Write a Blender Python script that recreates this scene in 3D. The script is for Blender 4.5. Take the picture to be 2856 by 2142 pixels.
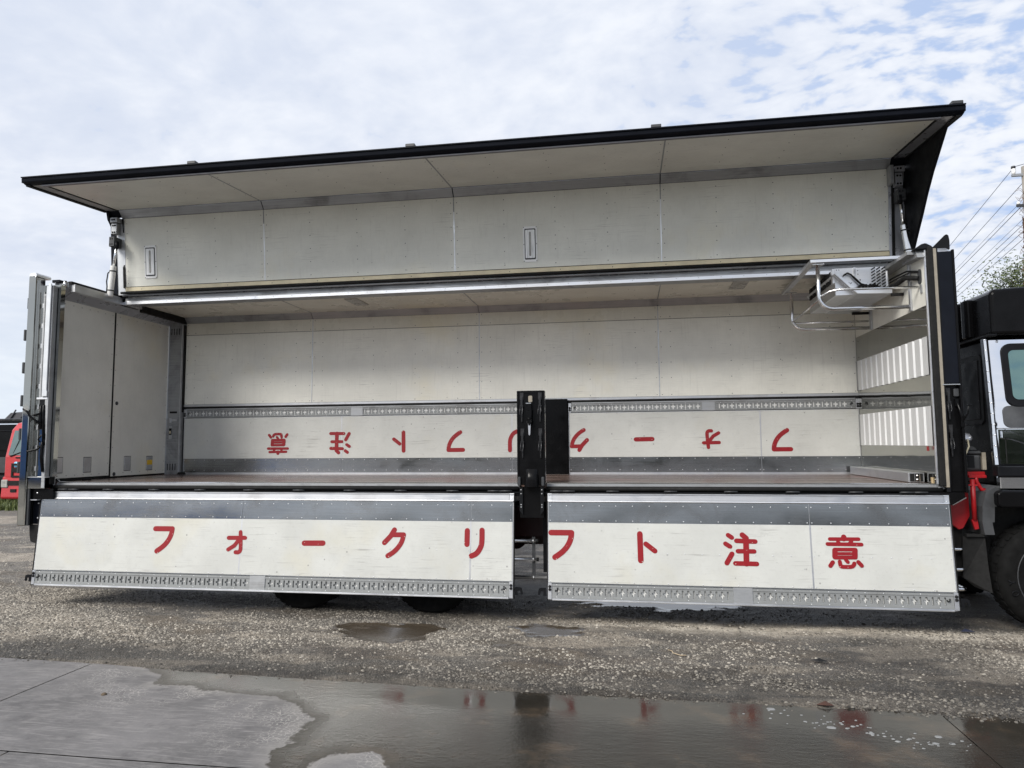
import bpy, bmesh, math, random
import numpy as np
from mathutils import Matrix, Vector
random.seed(7); RNG = np.random.default_rng(7)
scene = bpy.context.scene
COL = scene.collection
for o in list(bpy.data.objects): bpy.data.objects.remove(o)

# ------------------------------------------------------------------ camera
YAW, PITCH, ROLL = 0.1635, 0.0846, -0.0072
CAM = (6.655, -7.5657, 1.8373)
fw = Vector((-math.sin(YAW)*math.cos(PITCH), math.cos(YAW)*math.cos(PITCH), math.sin(PITCH)))
rt = Vector((math.cos(YAW), math.sin(YAW), 0)); up = rt.cross(fw)
c, s = math.cos(ROLL), math.sin(ROLL)
r2 = c*rt + s*up; u2 = -s*rt + c*up
cd = bpy.data.cameras.new('camera'); cam = bpy.data.objects.new('camera', cd); COL.objects.link(cam)
M = Matrix((r2, u2, -fw)).transposed().to_4x4(); M.translation = Vector(CAM)
cam.matrix_world = M
cd.sensor_width = 36; cd.lens = 1972.73/2856*36; cd.clip_end = 3000; cd.clip_start = 0.05
scene.camera = cam

# ------------------------------------------------------------------ nodes helper
class NT:
    def __init__(s, tree): s.t = tree; s.n = tree.nodes; s.l = tree.links
    def new(s, typ, **k):
        n = s.n.new(typ)
        for a, v in k.items(): setattr(n, a, v)
        return n
    def put(s, sock, v):
        if isinstance(v, bpy.types.NodeSocket): s.l.new(v, sock)
        elif v is not None: sock.default_value = v
    def math(s, op, a, b=0.0, clamp=False, c=None):
        n = s.new('ShaderNodeMath', operation=op, use_clamp=clamp); s.put(n.inputs[0], a); s.put(n.inputs[1], b)
        if c is not None: s.put(n.inputs[2], c)
        return n.outputs[0]
    def mix(s, f, a, b, blend='MIX'):
        n = s.new('ShaderNodeMix', data_type='RGBA', blend_type=blend)
        s.put(n.inputs[0], f); s.put(n.inputs[6], col4(a)); s.put(n.inputs[7], col4(b)); return n.outputs[2]
    def mapr(s, v, a, b, c=0.0, d=1.0, smooth=False):
        n = s.new('ShaderNodeMapRange'); n.clamp = True
        if smooth: n.interpolation_type = 'SMOOTHSTEP'
        s.put(n.inputs[0], v); n.inputs[1].default_value = a; n.inputs[2].default_value = b
        n.inputs[3].default_value = c; n.inputs[4].default_value = d; return n.outputs[0]
    def noise(s, vec, scale, detail=4, rough=.55, dist=0.0):
        n = s.new('ShaderNodeTexNoise'); s.put(n.inputs['Vector'], vec); n.inputs['Scale'].default_value = scale
        n.inputs['Detail'].default_value = detail; n.inputs['Roughness'].default_value = rough
        n.inputs['Distortion'].default_value = dist; return n.outputs[0]
    def vor(s, vec, scale, feature='F1', out='Distance', rnd=1.0):
        n = s.new('ShaderNodeTexVoronoi', feature=feature); s.put(n.inputs['Vector'], vec)
        n.inputs['Scale'].default_value = scale; n.inputs['Randomness'].default_value = rnd; return n.outputs[out]
    def scale(s, vec, sc, loc=(0, 0, 0), rot=(0, 0, 0)):
        n = s.new('ShaderNodeMapping'); s.put(n.inputs[0], vec); n.inputs['Scale'].default_value = sc
        n.inputs['Location'].default_value = loc; n.inputs['Rotation'].default_value = rot; return n.outputs[0]
    def bump(s, h, strength, dist=.01, normal=None):
        n = s.new('ShaderNodeBump'); s.put(n.inputs['Height'], h); n.inputs['Strength'].default_value = strength
        n.inputs['Distance'].default_value = dist
        if normal is not None: s.l.new(normal, n.inputs['Normal'])
        return n.outputs[0]
def col4(v):
    if isinstance(v, tuple) and len(v) == 3: return (v[0], v[1], v[2], 1)
    return v

# ------------------------------------------------------------------ world: cloudy daylight sky
SUN_EL, SUN_AZ = math.radians(38), math.radians(213)   # azimuth measured from +Y clockwise
w = bpy.data.worlds.new('World'); scene.world = w; w.use_nodes = True
W = NT(w.node_tree); W.n.clear()
wout = W.new('ShaderNodeOutputWorld'); bg = W.new('ShaderNodeBackground'); W.l.new(bg.outputs[0], wout.inputs[0])
bg.inputs[1].default_value = 0.077
sky = W.new('ShaderNodeTexSky', sky_type='NISHITA'); sky.sun_disc = False
sky.sun_elevation = SUN_EL; sky.sun_rotation = SUN_AZ; sky.air_density = 1.0; sky.dust_density = 1.5
tc = W.new('ShaderNodeTexCoord'); sx = W.new('ShaderNodeSeparateXYZ'); W.l.new(tc.outputs['Generated'], sx.inputs[0])
zc = W.math('ADD', W.math('MAXIMUM', sx.outputs[2], 0.0), 0.22)
cb = W.new('ShaderNodeCombineXYZ')
W.l.new(W.math('DIVIDE', sx.outputs[0], zc), cb.inputs[0]); W.l.new(W.math('DIVIDE', sx.outputs[1], zc), cb.inputs[1])
pv = cb.outputs[0]
warp = W.new('ShaderNodeTexNoise'); W.l.new(pv, warp.inputs['Vector']); warp.inputs['Scale'].default_value = 1.2
wadd = W.new('ShaderNodeVectorMath', operation='MULTIPLY_ADD'); W.l.new(warp.outputs['Color'], wadd.inputs[0])
wadd.inputs[1].default_value = (.35, .35, 0); W.l.new(pv, wadd.inputs[2])
big = W.noise(wadd.outputs[0], 1.3, 4, .5)
cell = W.noise(W.scale(wadd.outputs[0], (1.0, 1.2, 1), rot=(0, 0, .5)), 17, 4, .52, .15)
mid = W.noise(wadd.outputs[0], 4.2, 5, .58, .2)
# cloud sheet thins out towards +X (the right of the view)
side = W.mapr(sx.outputs[0], -0.25, 0.62, 0.0, 1.0, True)
hz = W.mapr(sx.outputs[2], 0.02, 0.45, 0.0, 1.0, True)
thin = W.math('MULTIPLY', side, W.math('ADD', W.math('MULTIPLY', hz, .8), .2))
dens = W.math('ADD', W.math('MULTIPLY', cell, 1.05), W.math('ADD', W.math('MULTIPLY', mid, .42), W.math('MULTIPLY', big, .30)))
dens = W.math('SUBTRACT', dens, W.math('MULTIPLY', thin, .35))
cover = W.math('MAXIMUM', W.mapr(dens, .42, .68, 0, 1, True), W.math('MULTIPLY', W.math('SUBTRACT', 1.0, side, True), .9))
lum0 = W.math('ADD', W.math('MULTIPLY', cell, W.math('ADD', W.math('MULTIPLY', side, .40), .15)), W.math('MULTIPLY', W.math('ADD', W.math('MULTIPLY', mid, .5), W.math('MULTIPLY', big, .5)), W.math('SUBTRACT', .85, W.math('MULTIPLY', side, .40))))
lum = W.mapr(lum0, .36, .64, 0, 1, True)
ccol = W.mix(lum, (6.1, 6.65, 7.8), (8.0, 8.3, 8.9))
blue = W.mix(.75, sky.outputs[0], (4.6, 6.0, 8.9))
skyc = W.mix(cover, blue, ccol)
low = W.mapr(sx.outputs[2], 0.0, 0.25, 1.0, 0.0, True)
skyc = W.mix(W.math('MULTIPLY', low, .75), skyc, (6.9, 7.65, 8.4))
W.l.new(skyc, bg.inputs[0])

# sun behind thin cloud: wide and soft
sl = bpy.data.lights.new('sun', 'SUN'); so = bpy.data.objects.new('sun', sl); COL.objects.link(so)
sl.energy = 2.6; sl.angle = math.radians(26); sl.color = (1, .96, .9)
sd = Vector((math.sin(SUN_AZ)*math.cos(SUN_EL), math.cos(SUN_AZ)*math.cos(SUN_EL), math.sin(SUN_EL)))
so.rotation_euler = sd.to_track_quat('Z', 'Y').to_euler()
scene.view_settings.view_transform = 'Standard'; scene.view_settings.look = 'None'
scene.view_settings.gamma = 1; scene.view_settings.use_curve_mapping = False
scene.view_settings.exposure = 0.58
scene.render.engine = 'CYCLES'
scene.cycles.max_bounces = 8; scene.cycles.diffuse_bounces = 4; scene.cycles.glossy_bounces = 4

# ------------------------------------------------------------------ materials
def base(name):
    m = bpy.data.materials.new(name); m.use_nodes = True; N = NT(m.node_tree)
    p = N.n['Principled BSDF']; return m, N, p
def simple(name, colr, rough=.5, metal=0.0, var=.12, sc=6.0, bump=0.0, bsc=60, coat=0.0, rvar=.1, spec=.5, stretch=(1, 1, 1)):
    m, N, p = base(name); t = N.new('ShaderNodeTexCoord').outputs['Object']
    t = N.scale(t, stretch)
    n = N.noise(t, sc, 5, .6)
    f = N.mapr(n, .3, .7, 1-var, 1+var)
    vm = N.new('ShaderNodeVectorMath', operation='SCALE'); vm.inputs[0].default_value = colr; N.put(vm.inputs['Scale'], f)
    N.l.new(vm.outputs[0], p.inputs['Base Color'])
    N.put(p.inputs['Roughness'], N.mapr(N.noise(t, sc*1.7, 4), .3, .7, max(.02, rough-rvar), min(1, rough+rvar)))
    p.inputs['Metallic'].default_value = metal; p.inputs['Coat Weight'].default_value = coat; p.inputs['Coat Roughness'].default_value = .06
    p.inputs['Specular IOR Level'].default_value = spec
    if bump: N.put(p.inputs['Normal'], N.bump(N.noise(t, bsc, 4), bump, .004))
    return m
def panel(name, colr, dirt=.5, rough=.42):
    """painted plywood lining: faint weave, horizontal scuffs, smudges, specks"""
    m, N, p = base(name); t = N.new('ShaderNodeTexCoord').outputs['Object']
    cloud = N.mapr(N.noise(t, 1.6, 5, .6), .3, .72, 0, 1)
    c1 = N.mix(cloud, tuple(k*.87 for k in colr), tuple(min(1, k*1.05) for k in colr))
    blot = N.mapr(N.noise(t, 5.5, 5, .68, .5), .56, .72, 0, .30*dirt)
    c1 = N.mix(blot, c1, tuple(k*.62 for k in colr))
    weave = N.math('ADD', N.noise(N.scale(t, (6, 130, 130)), 1, 2), N.noise(N.scale(t, (130, 130, 9)), 1, 2))
    c1 = N.mix(N.mapr(weave, .7, 1.3, 0, .16), c1, tuple(k*.72 for k in colr))
    yel = N.mapr(N.noise(t, .9, 4, .6), .56, .75, 0, .55)
    c1 = N.mix(yel, c1, (colr[0]*.96, colr[1]*.9, colr[2]*.74))
    # scuffs: long horizontal marks in patches
    sc = N.noise(N.scale(t, (1.7, 60, 60)), 1.6, 3, .6, .3)
    pat = N.mapr(N.noise(t, 2.3, 3), .48, .66, 0, 1)
    mark = N.math('MULTIPLY', N.mapr(sc, .575, .66, 0, 1), pat)
    c1 = N.mix(N.math('MULTIPLY', mark, .6*dirt), c1, (.16, .15, .14))
    # vertical rub marks
    rv = N.noise(N.scale(t, (28, 28, 1.6)), 1.2, 3, .6, .2)
    c1 = N.mix(N.math('MULTIPLY', N.mapr(rv, .56, .70, 0, 1), .22*dirt), c1, (.36, .34, .30))
    # pepper specks
    v = N.vor(N.scale(t, (9, 9, 13)), 1.0)
    vs = N.math('MULTIPLY', N.mapr(v, .06, .10, 1, 0), N.mapr(N.noise(t, 3.3, 2), .42, .58, 0, 1))
    c1 = N.mix(N.math('MULTIPLY', vs, .7*dirt), c1, (.09, .08, .08))
    N.put(p.inputs['Base Color'], c1)
    N.put(p.inputs['Roughness'], N.mapr(N.noise(t, 3, 4), .3, .7, rough-.1, rough+.12))
    N.put(p.inputs['Normal'], N.bump(N.noise(t, 2.0, 3), .25, .02))
    return m
def metal(name, colr, rough, streak=.3, dirtc=(.12, .11, .10), dirt=.3, wave=0.0, m_=1.0):
    m, N, p = base(name); t = N.new('ShaderNodeTexCoord').outputs['Object']
    st = N.noise(N.scale(t, (1.3, 90, 90)), 1.4, 4, .65)
    bl = N.noise(t, 2.2, 5, .62, .6)
    c1 = N.mix(N.mapr(st, .35, .7, 0, streak), colr, tuple(k*.6 for k in colr))
    c1 = N.mix(N.math('MULTIPLY', N.mapr(bl, .52, .70, 0, 1), dirt), c1, dirtc)
    N.put(p.inputs['Base Color'], c1); p.inputs['Metallic'].default_value = m_
    r = N.math('ADD', N.mapr(bl, .3, .7, rough*.7, rough*1.45), N.mapr(st, .4, .7, 0, rough*.5))
    N.put(p.inputs['Roughness'], r)
    if wave: N.put(p.inputs['Normal'], N.bump(N.noise(N.scale(t, (.55, 1.1, 1.1)), 1.6, 1.0), wave, .03))
    else: N.put(p.inputs['Normal'], N.bump(st, .06, .003))
    return m
MT = {}
MT['cream'] = panel('cream_lining', (.84, .83, .75), .55)  # interior lining, colour lightened to make up for the shade inside
MT['gatep'] = panel('gate_lining', (.58, .585, .552), .8)  # same lining, colour darkened to offset the strong light on the gates
MT['rail'] = metal('rail_steel', (.30, .31, .31), .5, .25, dirt=.25, m_=.45)
MT['wingp'] = panel('wing_lining', (.79, .79, .72), .45, .38)  # same lining again, lightened for the shade below the overhang
MT['ceil'] = panel('ceiling_lining', (.74, .72, .63), .35, .3)
MT['door'] = panel('door_lining', (.72, .71, .65), .35)
MT['alu'] = metal('aluminium', (.62, .63, .65), .38, .25, dirt=.25)
MT['alu_bright'] = metal('bright_aluminium', (.80, .81, .83), .33, .12, dirt=.08)
MT['alu_dull'] = metal('dull_aluminium', (.42, .43, .44), .48, .3, dirt=.35, m_=.85)
MT['scuff'] = metal('scuff_steel', (.40, .41, .415), .17, .5, dirt=.4, wave=.45)
MT['latch'] = simple('worn_latch_steel', (.035, .035, .037), .32, .5, .3, 12)
MT['corr'] = metal('corrugated_sheet', (.70, .71, .71), .40, .1, dirt=.06, m_=.2)
MT['mirror'] = metal('polished_steel', (.40, .40, .375), .045, .06, dirt=.03, wave=.16)
MT['chrome'] = metal('chrome', (.82, .83, .85), .05, .05, dirt=.02, wave=.3)
MT['tube'] = metal('steel_tube', (.72, .72, .72), .16, .1, dirt=.08)
MT['lilac'] = simple('painted_beam', (.48, .49, .52), .3, .6, .08, 3)
MT['black'] = simple('black_paint', (.0045, .0045, .005), .22, 0, .3, 4, coat=.0, spec=.13)
MT['blackm'] = simple('matte_black', (.007, .0075, .009), .5, 0, .3, 5, spec=.15)
MT['navy'] = simple('dark_wing_skin', (.006, .0075, .012), .5, 0, .25, 3, spec=.12)
MT['rubber'] = simple('rubber', (.010, .010, .010), .7, 0, .3, 20, spec=.25)
MT['tyre'] = simple('tyre_rubber', (.007, .007, .007), .85, 0, .35, 12, bump=.3, bsc=80, spec=.12)
MT['beige'] = simple('yellowed_strip', (.62, .55, .38), .5, 0, .15, 5)
MT['redlift'] = simple('red_lift_paint', (.30, .005, .008), .4, 0, .25, 4)
MT['red'] = simple('shaded_chassis_red', (.035, .0012, .0016), .4, 0, .25, 4)  # the lift frame's red, darkened to carry the shade below the deck
MT['redcab'] = simple('red_cab_paint', (.46, .035, .04), .3, 0, .08, 3, coat=.3)
MT['grey'] = simple('grey_plastic', (.035, .037, .04), .5, 0, .25, 6)
MT['guard'] = simple('grey_mudguard', (.055, .057, .06), .45, 0, .35, 6)
MT['tan'] = simple('tan_plate', (.28, .25, .20), .5, 0, .15, 10)
MT['white'] = simple('white_plate', (.72, .72, .70), .45, 0, .06, 8)
MT['bluewhite'] = simple('sky_white_bar', (.66, .68, .70), .4, .3, .05, 6)
MT['sticker'] = simple('yellow_sticker', (.72, .45, .03), .5, 0, .1, 20)
MT['bluest'] = simple('light_blue_sticker', (.20, .50, .70), .4, 0, .08, 10)
MT['lens'] = simple('lamp_lens', (.86, .87, .87), .25, 0, .35, 14, stretch=(12, 1, .4))
MT['lensdim'] = simple('dim_lamp_lens', (.34, .335, .31), .3, 0, .3, 10)
MT['glass'] = simple('cab_glass', (.10, .15, .15), .04, 0, .2, 2, coat=.6)
MT['wood'] = simple('pale_wood', (.50, .38, .22), .7, 0, .2, 12)
MT['insul'] = simple('porcelain', (.86, .86, .85), .2, 0, .05, 8)
MT['wire'] = simple('wire', (.04, .04, .07), .5, 0, .1, 3)
MT['conc_pole'] = simple('concrete_pole', (.27, .25, .22), .85, 0, .15, 7)
MT['bark'] = simple('bark', (.10, .075, .05), .9, 0, .35, 9)
MT['vine'] = simple('dry_vine', (.13, .075, .045), .85, 0, .4, 6)
MT['tarp'] = simple('grey_tarp', (.06, .06, .068), .6, 0, .2, 3)
MT['twig'] = simple('twig', (.40, .32, .22), .8, 0, .2, 20)
MT['foam'] = simple('foam', (.24, .245, .245), .45, 0, .05, 30)

def letter_mat():
    m, N, p = base('red_letter_paint'); t = N.new('ShaderNodeTexCoord').outputs['Object']
    chip = N.math('MAXIMUM', N.mapr(N.noise(t, 26, 3, .6), .70, .73, 0, 1), N.mapr(N.vor(t, 17), .06, .075, 1, 0))
    fade = N.mix(N.noise(t, 9, 4), (.29, .0035, .009), (.22, .003, .008))
    N.put(p.inputs['Base Color'], N.mix(chip, fade, (.70, .64, .58))); p.inputs['Roughness'].default_value = .45
    return m
MT['letter'] = letter_mat()
def floor_mat():
    m, N, p = base('worn_deck'); t = N.new('ShaderNodeTexCoord').outputs['Object']
    st = N.noise(N.scale(t, (1.0, 26, 1)), 1.5, 5, .6)
    c1 = N.mix(N.mapr(st, .3, .7), (.115, .075, .06), (.24, .175, .15))
    c1 = N.mix(N.mapr(N.noise(t, .8, 3), .55, .7, 0, .5), c1, (.22, .07, .055))
    N.put(p.inputs['Base Color'], c1); N.put(p.inputs['Roughness'], N.mapr(st, .3, .7, .16, .34))
    p.inputs['Metallic'].default_value = .25
    return m
MT['deck'] = floor_mat()
def leaf_mat(name, a, b):
    m, N, p = base(name); oi = N.new('ShaderNodeNewGeometry')
    n = N.noise(oi.outputs['Position'], 2.2, 3); n2 = N.noise(oi.outputs['Position'], 14, 2)
    f = N.mapr(N.math('ADD', n, n2), .7, 1.3)
    N.put(p.inputs['Base Color'], N.mix(f, a, b)); p.inputs['Roughness'].default_value = .55
    return m
MT['leaf'] = leaf_mat('leaf', (.03, .05, .012), (.10, .125, .035))
MT['grass'] = leaf_mat('grass_blade', (.05, .08, .018), (.15, .17, .05))
MT['hedge'] = leaf_mat('hedge_leaf', (.02, .035, .015), (.06, .085, .035))

# ------------------------------------------------------------------ mesh builder
class MB:
    def __init__(s): s.v = []; s.f = []; s.sm = []
    def add(s, vs, fs, smooth=False):
        b = len(s.v); s.v += [tuple(x) for x in vs]; s.f += [tuple(i+b for i in f) for f in fs]; s.sm += [smooth]*len(fs); return s
    def box(s, x0, x1, y0, y1, z0, z1):
        return s.add([(x0,y0,z0),(x1,y0,z0),(x1,y1,z0),(x0,y1,z0),(x0,y0,z1),(x1,y0,z1),(x1,y1,z1),(x0,y1,z1)],
                     [(0,3,2,1),(4,5,6,7),(0,1,5,4),(1,2,6,5),(2,3,7,6),(3,0,4,7)])
    def prism(s, prof, a0, a1, axis='x', smooth=False):
        """prof: 2D points. axis x: (y,z); y: (x,z); z: (x,y)"""
        def P(p, a): return {'x': (a, p[0], p[1]), 'y': (p[0], a, p[1]), 'z': (p[0], p[1], a)}[axis]
        n = len(prof); vs = [P(p, a0) for p in prof] + [P(p, a1) for p in prof]
        s.add(vs, [tuple(range(n-1, -1, -1)), tuple(range(n, 2*n))])
        b = len(s.v)-2*n
        for i in range(n):
            j = (i+1) % n; s.f.append((b+i, b+j, b+n+j, b+n+i)); s.sm.append(smooth)
        return s
    def tube(s, pts, r, n=8, cap=True, r1=None):
        pts = [Vector(p) for p in pts]; rings = []; b = len(s.v); k = len(pts)
        prev = None
        for i, p in enumerate(pts):
            d = ((pts[min(i+1, k-1)]-p).normalized() + (p-pts[max(i-1, 0)]).normalized())
            d = d.normalized() if d.length > 1e-6 else Vector((0, 0, 1))
            if prev is None:
                a = d.cross(Vector((0, 0, 1)))
                if a.length < 1e-3: a = d.cross(Vector((1, 0, 0)))
            else:
                a = prev - d*prev.dot(d)
            a.normalize(); prev = a; q = d.cross(a)
            rr = r if r1 is None else r+(r1-r)*i/(k-1)
            for j in range(n):
                t = 2*math.pi*j/n; s.v.append(tuple(p + rr*(math.cos(t)*a + math.sin(t)*q)))
        for i in range(k-1):
            for j in range(n):
                j2 = (j+1) % n; s.f.append((b+i*n+j, b+i*n+j2, b+(i+1)*n+j2, b+(i+1)*n+j)); s.sm.append(True)
        if cap:
            s.f.append(tuple(b+j for j in range(n-1, -1, -1))); s.sm.append(False)
            s.f.append(tuple(b+(k-1)*n+j for j in range(n))); s.sm.append(False)
        return s
    def lathe(s, prof, center, axis='y', n=32):
        """prof: (radius, along)"""
        b = len(s.v); k = len(prof)
        for (r, a) in prof:
            for j in range(n):
                t = 2*math.pi*j/n; x, y = r*math.cos(t), r*math.sin(t)
                p = {'y': (x, a, y), 'z': (x, y, a), 'x': (a, x, y)}[axis]
                s.v.append(tuple(center[i]+p[i] for i in range(3)))
        for i in range(k-1):
            for j in range(n):
                j2 = (j+1) % n; s.f.append((b+i*n+j, b+i*n+j2, b+(i+1)*n+j2, b+(i+1)*n+j)); s.sm.append(True)
        return s
    def dome(s, p, r, nrm='w', hgt=.45):
        """small rivet head; nrm = unit vector"""
        nv = Vector(nrm); a = nv.orthogonal().normalized(); q = nv.cross(a); p = Vector(p); b = len(s.v)
        for rr, hh in ((r, 0), (r*.72, hgt*r*.75)):
            for j in range(6):
                t = math.pi*j/3; s.v.append(tuple(p+rr*(math.cos(t)*a+math.sin(t)*q)+hh*nv))
        s.v.append(tuple(p+hgt*r*nv))
        for j in range(6):
            k = (j+1) % 6; s.f.append((b+j, b+k, b+6+k, b+6+j)); s.sm.append(True)
            s.f.append((b+6+j, b+6+k, b+12)); s.sm.append(True)
        return s
    def quad(s, a, b, c, d): return s.add([a, b, c, d], [(0, 1, 2, 3)])
    def build(s, name, mat, parent=None, matrix=None, bevel=0, label=None, kind=None, recalc=True, seg=1):
        me = bpy.data.meshes.new(name); me.from_pydata(s.v, [], s.f)
        me.polygons.foreach_set('use_smooth', s.sm)
        if recalc:
            bm = bmesh.new(); bm.from_mesh(me); bmesh.ops.recalc_face_normals(bm, faces=bm.faces); bm.to_mesh(me); bm.free()
        me.materials.append(MT[mat] if isinstance(mat, str) else mat); me.update()
        o = bpy.data.objects.new(name, me); COL.objects.link(o)
        if matrix is not None: o.matrix_world = matrix
        if parent is not None: attach(o, parent)
        if bevel:
            b = o.modifiers.new('bevel', 'BEVEL'); b.width = bevel; b.segments = seg; b.limit_method = 'ANGLE'; b.angle_limit = math.radians(40)
        if label: o['label'] = label
        if kind: o['kind'] = kind
        return o
ROOTLOC = {}
def attach(o, parent):
    o.parent = parent
    if parent.name in ROOTLOC: o.matrix_parent_inverse = Matrix.Translation(ROOTLOC[parent.name]).inverted()
def tag(o, label, cat, group=None):
    o['label'] = label; o['category'] = cat
    if group: o['group'] = group
    return o
def empty(name, loc, label, cat, group=None):
    o = bpy.data.objects.new(name, None); COL.objects.link(o); o.location = loc
    o.empty_display_size = .3; ROOTLOC[o.name] = Vector(loc); return tag(o, label, cat, group)
def copy_of(o, name, parent, matrix=None):
    d = o.copy(); d.name = name; COL.objects.link(d)
    if parent is not None: d.parent = parent; d.matrix_parent_inverse = o.matrix_parent_inverse
    if matrix is not None: d.matrix_basis = matrix
    return d
def arc(cx, cy, r, a0, a1, n):
    return [(cx+r*math.cos(math.radians(a0+(a1-a0)*i/n)), cy+r*math.sin(math.radians(a0+(a1-a0)*i/n))) for i in range(n+1)]
def rrect(x0, x1, y0, y1, r, n=4):
    return arc(x1-r, y1-r, r, 0, 90, n)+arc(x0+r, y1-r, r, 90, 180, n)+arc(x0+r, y0+r, r, 180, 270, n)+arc(x1-r, y0+r, r, 270, 360, n)

# ------------------------------------------------------------------ numpy noise
def vnoise(x, y, seed=0):
    def h(i, j): 
        n = (i.astype(np.int64)*374761393 + j.astype(np.int64)*668265263 + seed*982451653) & 0x7fffffff
        n = ((n ^ (n >> 13))*1274126177) & 0x7fffffff
        return ((n ^ (n >> 16)) & 0xffff)/65535.0
    xi, yi = np.floor(x), np.floor(y); fx, fy = x-xi, y-yi
    fx = fx*fx*(3-2*fx); fy = fy*fy*(3-2*fy)
    return (h(xi, yi)*(1-fx)+h(xi+1, yi)*fx)*(1-fy)+(h(xi, yi+1)*(1-fx)+h(xi+1, yi+1)*fx)*fy
def fbm(x, y, seed=0, o=4):
    a, t, n = 1.0, 0.0, 0.0
    for k in range(o): t = t+a*vnoise(x*2**k, y*2**k, seed+k); n += a; a *= .5
    return t/n
def sdf_poly(px, py, poly):
    """signed distance, negative inside"""
    d = np.full(px.shape, 1e9); ins = np.zeros(px.shape, bool); n = len(poly)
    for i in range(n):
        ax, ay = poly[i]; bx, by = poly[(i+1) % n]
        ex, ey = bx-ax, by-ay; wx, wy = px-ax, py-ay
        t = np.clip((wx*ex+wy*ey)/(ex*ex+ey*ey+1e-12), 0, 1)
        d = np.minimum(d, np.hypot(wx-ex*t, wy-ey*t))
        cnd = ((ay > py) != (by > py)); xc = ax+(py-ay)*ex/(ey if abs(ey) > 1e-9 else 1e-9)
        ins ^= cnd & (px < xc)
    return np.where(ins, -d, d)
def slab_edge(x): return np.interp(x, [-40, 1.16, 2.29, 2.84, 4.05, 5.75, 9.2, 40], [-1.0, -1.99, -2.04, -2.09, -2.15, -2.2, -2.21, -2.4])

# ------------------------------------------------------------------ ground
PUDDLES = [[(3.60,-.74),(3.75,-.55),(4.0,-.44),(4.55,-.40),(4.78,-.55),(4.70,-.95),(4.45,-1.10),(4.05,-1.0)],
           [(5.42,-.42),(5.65,-.31),(6.12,-.34),(6.15,-.60),(5.72,-.64)],
           [(6.05,.80),(6.5,.70),(7.0,.60),(7.5,.66),(7.95,.86),(7.8,1.12),(7.0,1.25),(6.3,1.1)],
           [(5.3,-.95),(5.5,-.88),(5.6,-1.0),(5.4,-1.05)]]
def grid_axis(fine0, fine1, step, far, grow=1.18):
    a = list(np.arange(fine0, fine1+1e-6, step)); x, d = fine1, step
    while x < far: d *= grow; x += d; a.append(x)
    x, d = fine0, step
    while x > -far: d *= grow; x -= d; a.insert(0, x)
    return np.array(a)
def grid_mesh(name, xs, ys, zfun, attrs, mat, parent=None, matrix=None):
    X, Y = np.meshgrid(xs, ys); x, y = X.ravel(), Y.ravel(); z = zfun(x, y)
    nx, ny = len(xs), len(ys)
    i = np.arange(nx*ny).reshape(ny, nx)
    f = np.stack([i[:-1, :-1], i[:-1, 1:], i[1:, 1:], i[1:, :-1]], -1).reshape(-1, 4)
    me = bpy.data.meshes.new(name); me.vertices.add(len(x)); me.vertices.foreach_set('co', np.stack([x, y, z], 1).ravel().astype(np.float32))
    me.loops.add(f.size); me.loops.foreach_set('vertex_index', f.ravel().astype(np.int32))
    me.polygons.add(len(f)); me.polygons.foreach_set('loop_start', np.arange(0, f.size, 4, dtype=np.int32)); 
    me.polygons.foreach_set('use_smooth', np.ones(len(f), bool)); me.update(); me.validate()
    for an, fn in attrs.items():
        at = me.attributes.new(an, 'FLOAT', 'POINT'); at.data.foreach_set('value', fn(x, y).astype(np.float32))
    me.materials.append(mat); o = bpy.data.objects.new(name, me); COL.objects.link(o)
    if parent is not None: o.parent = parent
    return o
def pud(x, y):
    d = np.full(x.shape, 9.0)
    for p in PUDDLES: d = np.minimum(d, sdf_poly(x, y, p))
    return d + (fbm(x*4, y*9, 3, 5)-.5)*.42
def gz(x, y):
    e = slab_edge(x)
    near = np.exp(-((x-6)/14)**2-((y)/9)**2)
    z = ((fbm(x*.9, y*.9, 5)-.5)*.03 + (fbm(x*7, y*7, 9)-.5)*.018)*near + (fbm(x*24, y*24, 21, 2)-.5)*.014*near
    p = np.clip(-pud(x, y)/.06, 0, 1); z = z*(1-p)-.006*p
    lip = np.exp(-((y-e-.10)/.10)**2)*.018; z = z+lip*near
    k = np.clip((e+.015+(fbm(x*9, y*3, 31)-.5)*.07-y)/.05, 0, 1); return z*(1-k)-.12*k
def sand(x, y):
    b = np.exp(-((y-np.interp(x, [5, 7, 10, 12], [-.15, -.15, -.12, -.05]))/.20)**2)*np.clip((x-4.6)/2.4, 0, 1)
    return np.clip(b*1.1*(.55+.9*fbm(x*2, y*6, 50)), 0, 1)
def damp_shade(x, y):
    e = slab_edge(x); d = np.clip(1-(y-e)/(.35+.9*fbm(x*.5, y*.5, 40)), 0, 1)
    under = np.clip(1-np.abs(y-.9)/1.5, 0, 1)*np.clip((x+.2)/1.2, 0, 1)*np.clip((13-x), 0, 1)  # shade below the truck, put into the ground colour together with the damp
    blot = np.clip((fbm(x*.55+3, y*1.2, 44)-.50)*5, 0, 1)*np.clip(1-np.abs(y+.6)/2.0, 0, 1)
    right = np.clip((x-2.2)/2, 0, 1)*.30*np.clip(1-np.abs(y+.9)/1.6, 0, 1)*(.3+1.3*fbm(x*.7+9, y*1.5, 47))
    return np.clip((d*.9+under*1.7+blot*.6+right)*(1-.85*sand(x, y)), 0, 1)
def patch(x, y):      # pale, trodden patches against dark mud, drawn out along the lorry's track
    p = .5*fbm(x*.55+y*.35, y*1.5, 120, 5)+.5*fbm(x*1.7, y*4.2, 130, 4)
    p = (p-.5)*1.9+.5+.10*np.clip(1-x/3.5, 0, 1)-.04*np.clip((x-3.5)/2, 0, 1)*np.clip(1-np.abs(x-5.5)/3, 0, 1)
    return p
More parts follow.
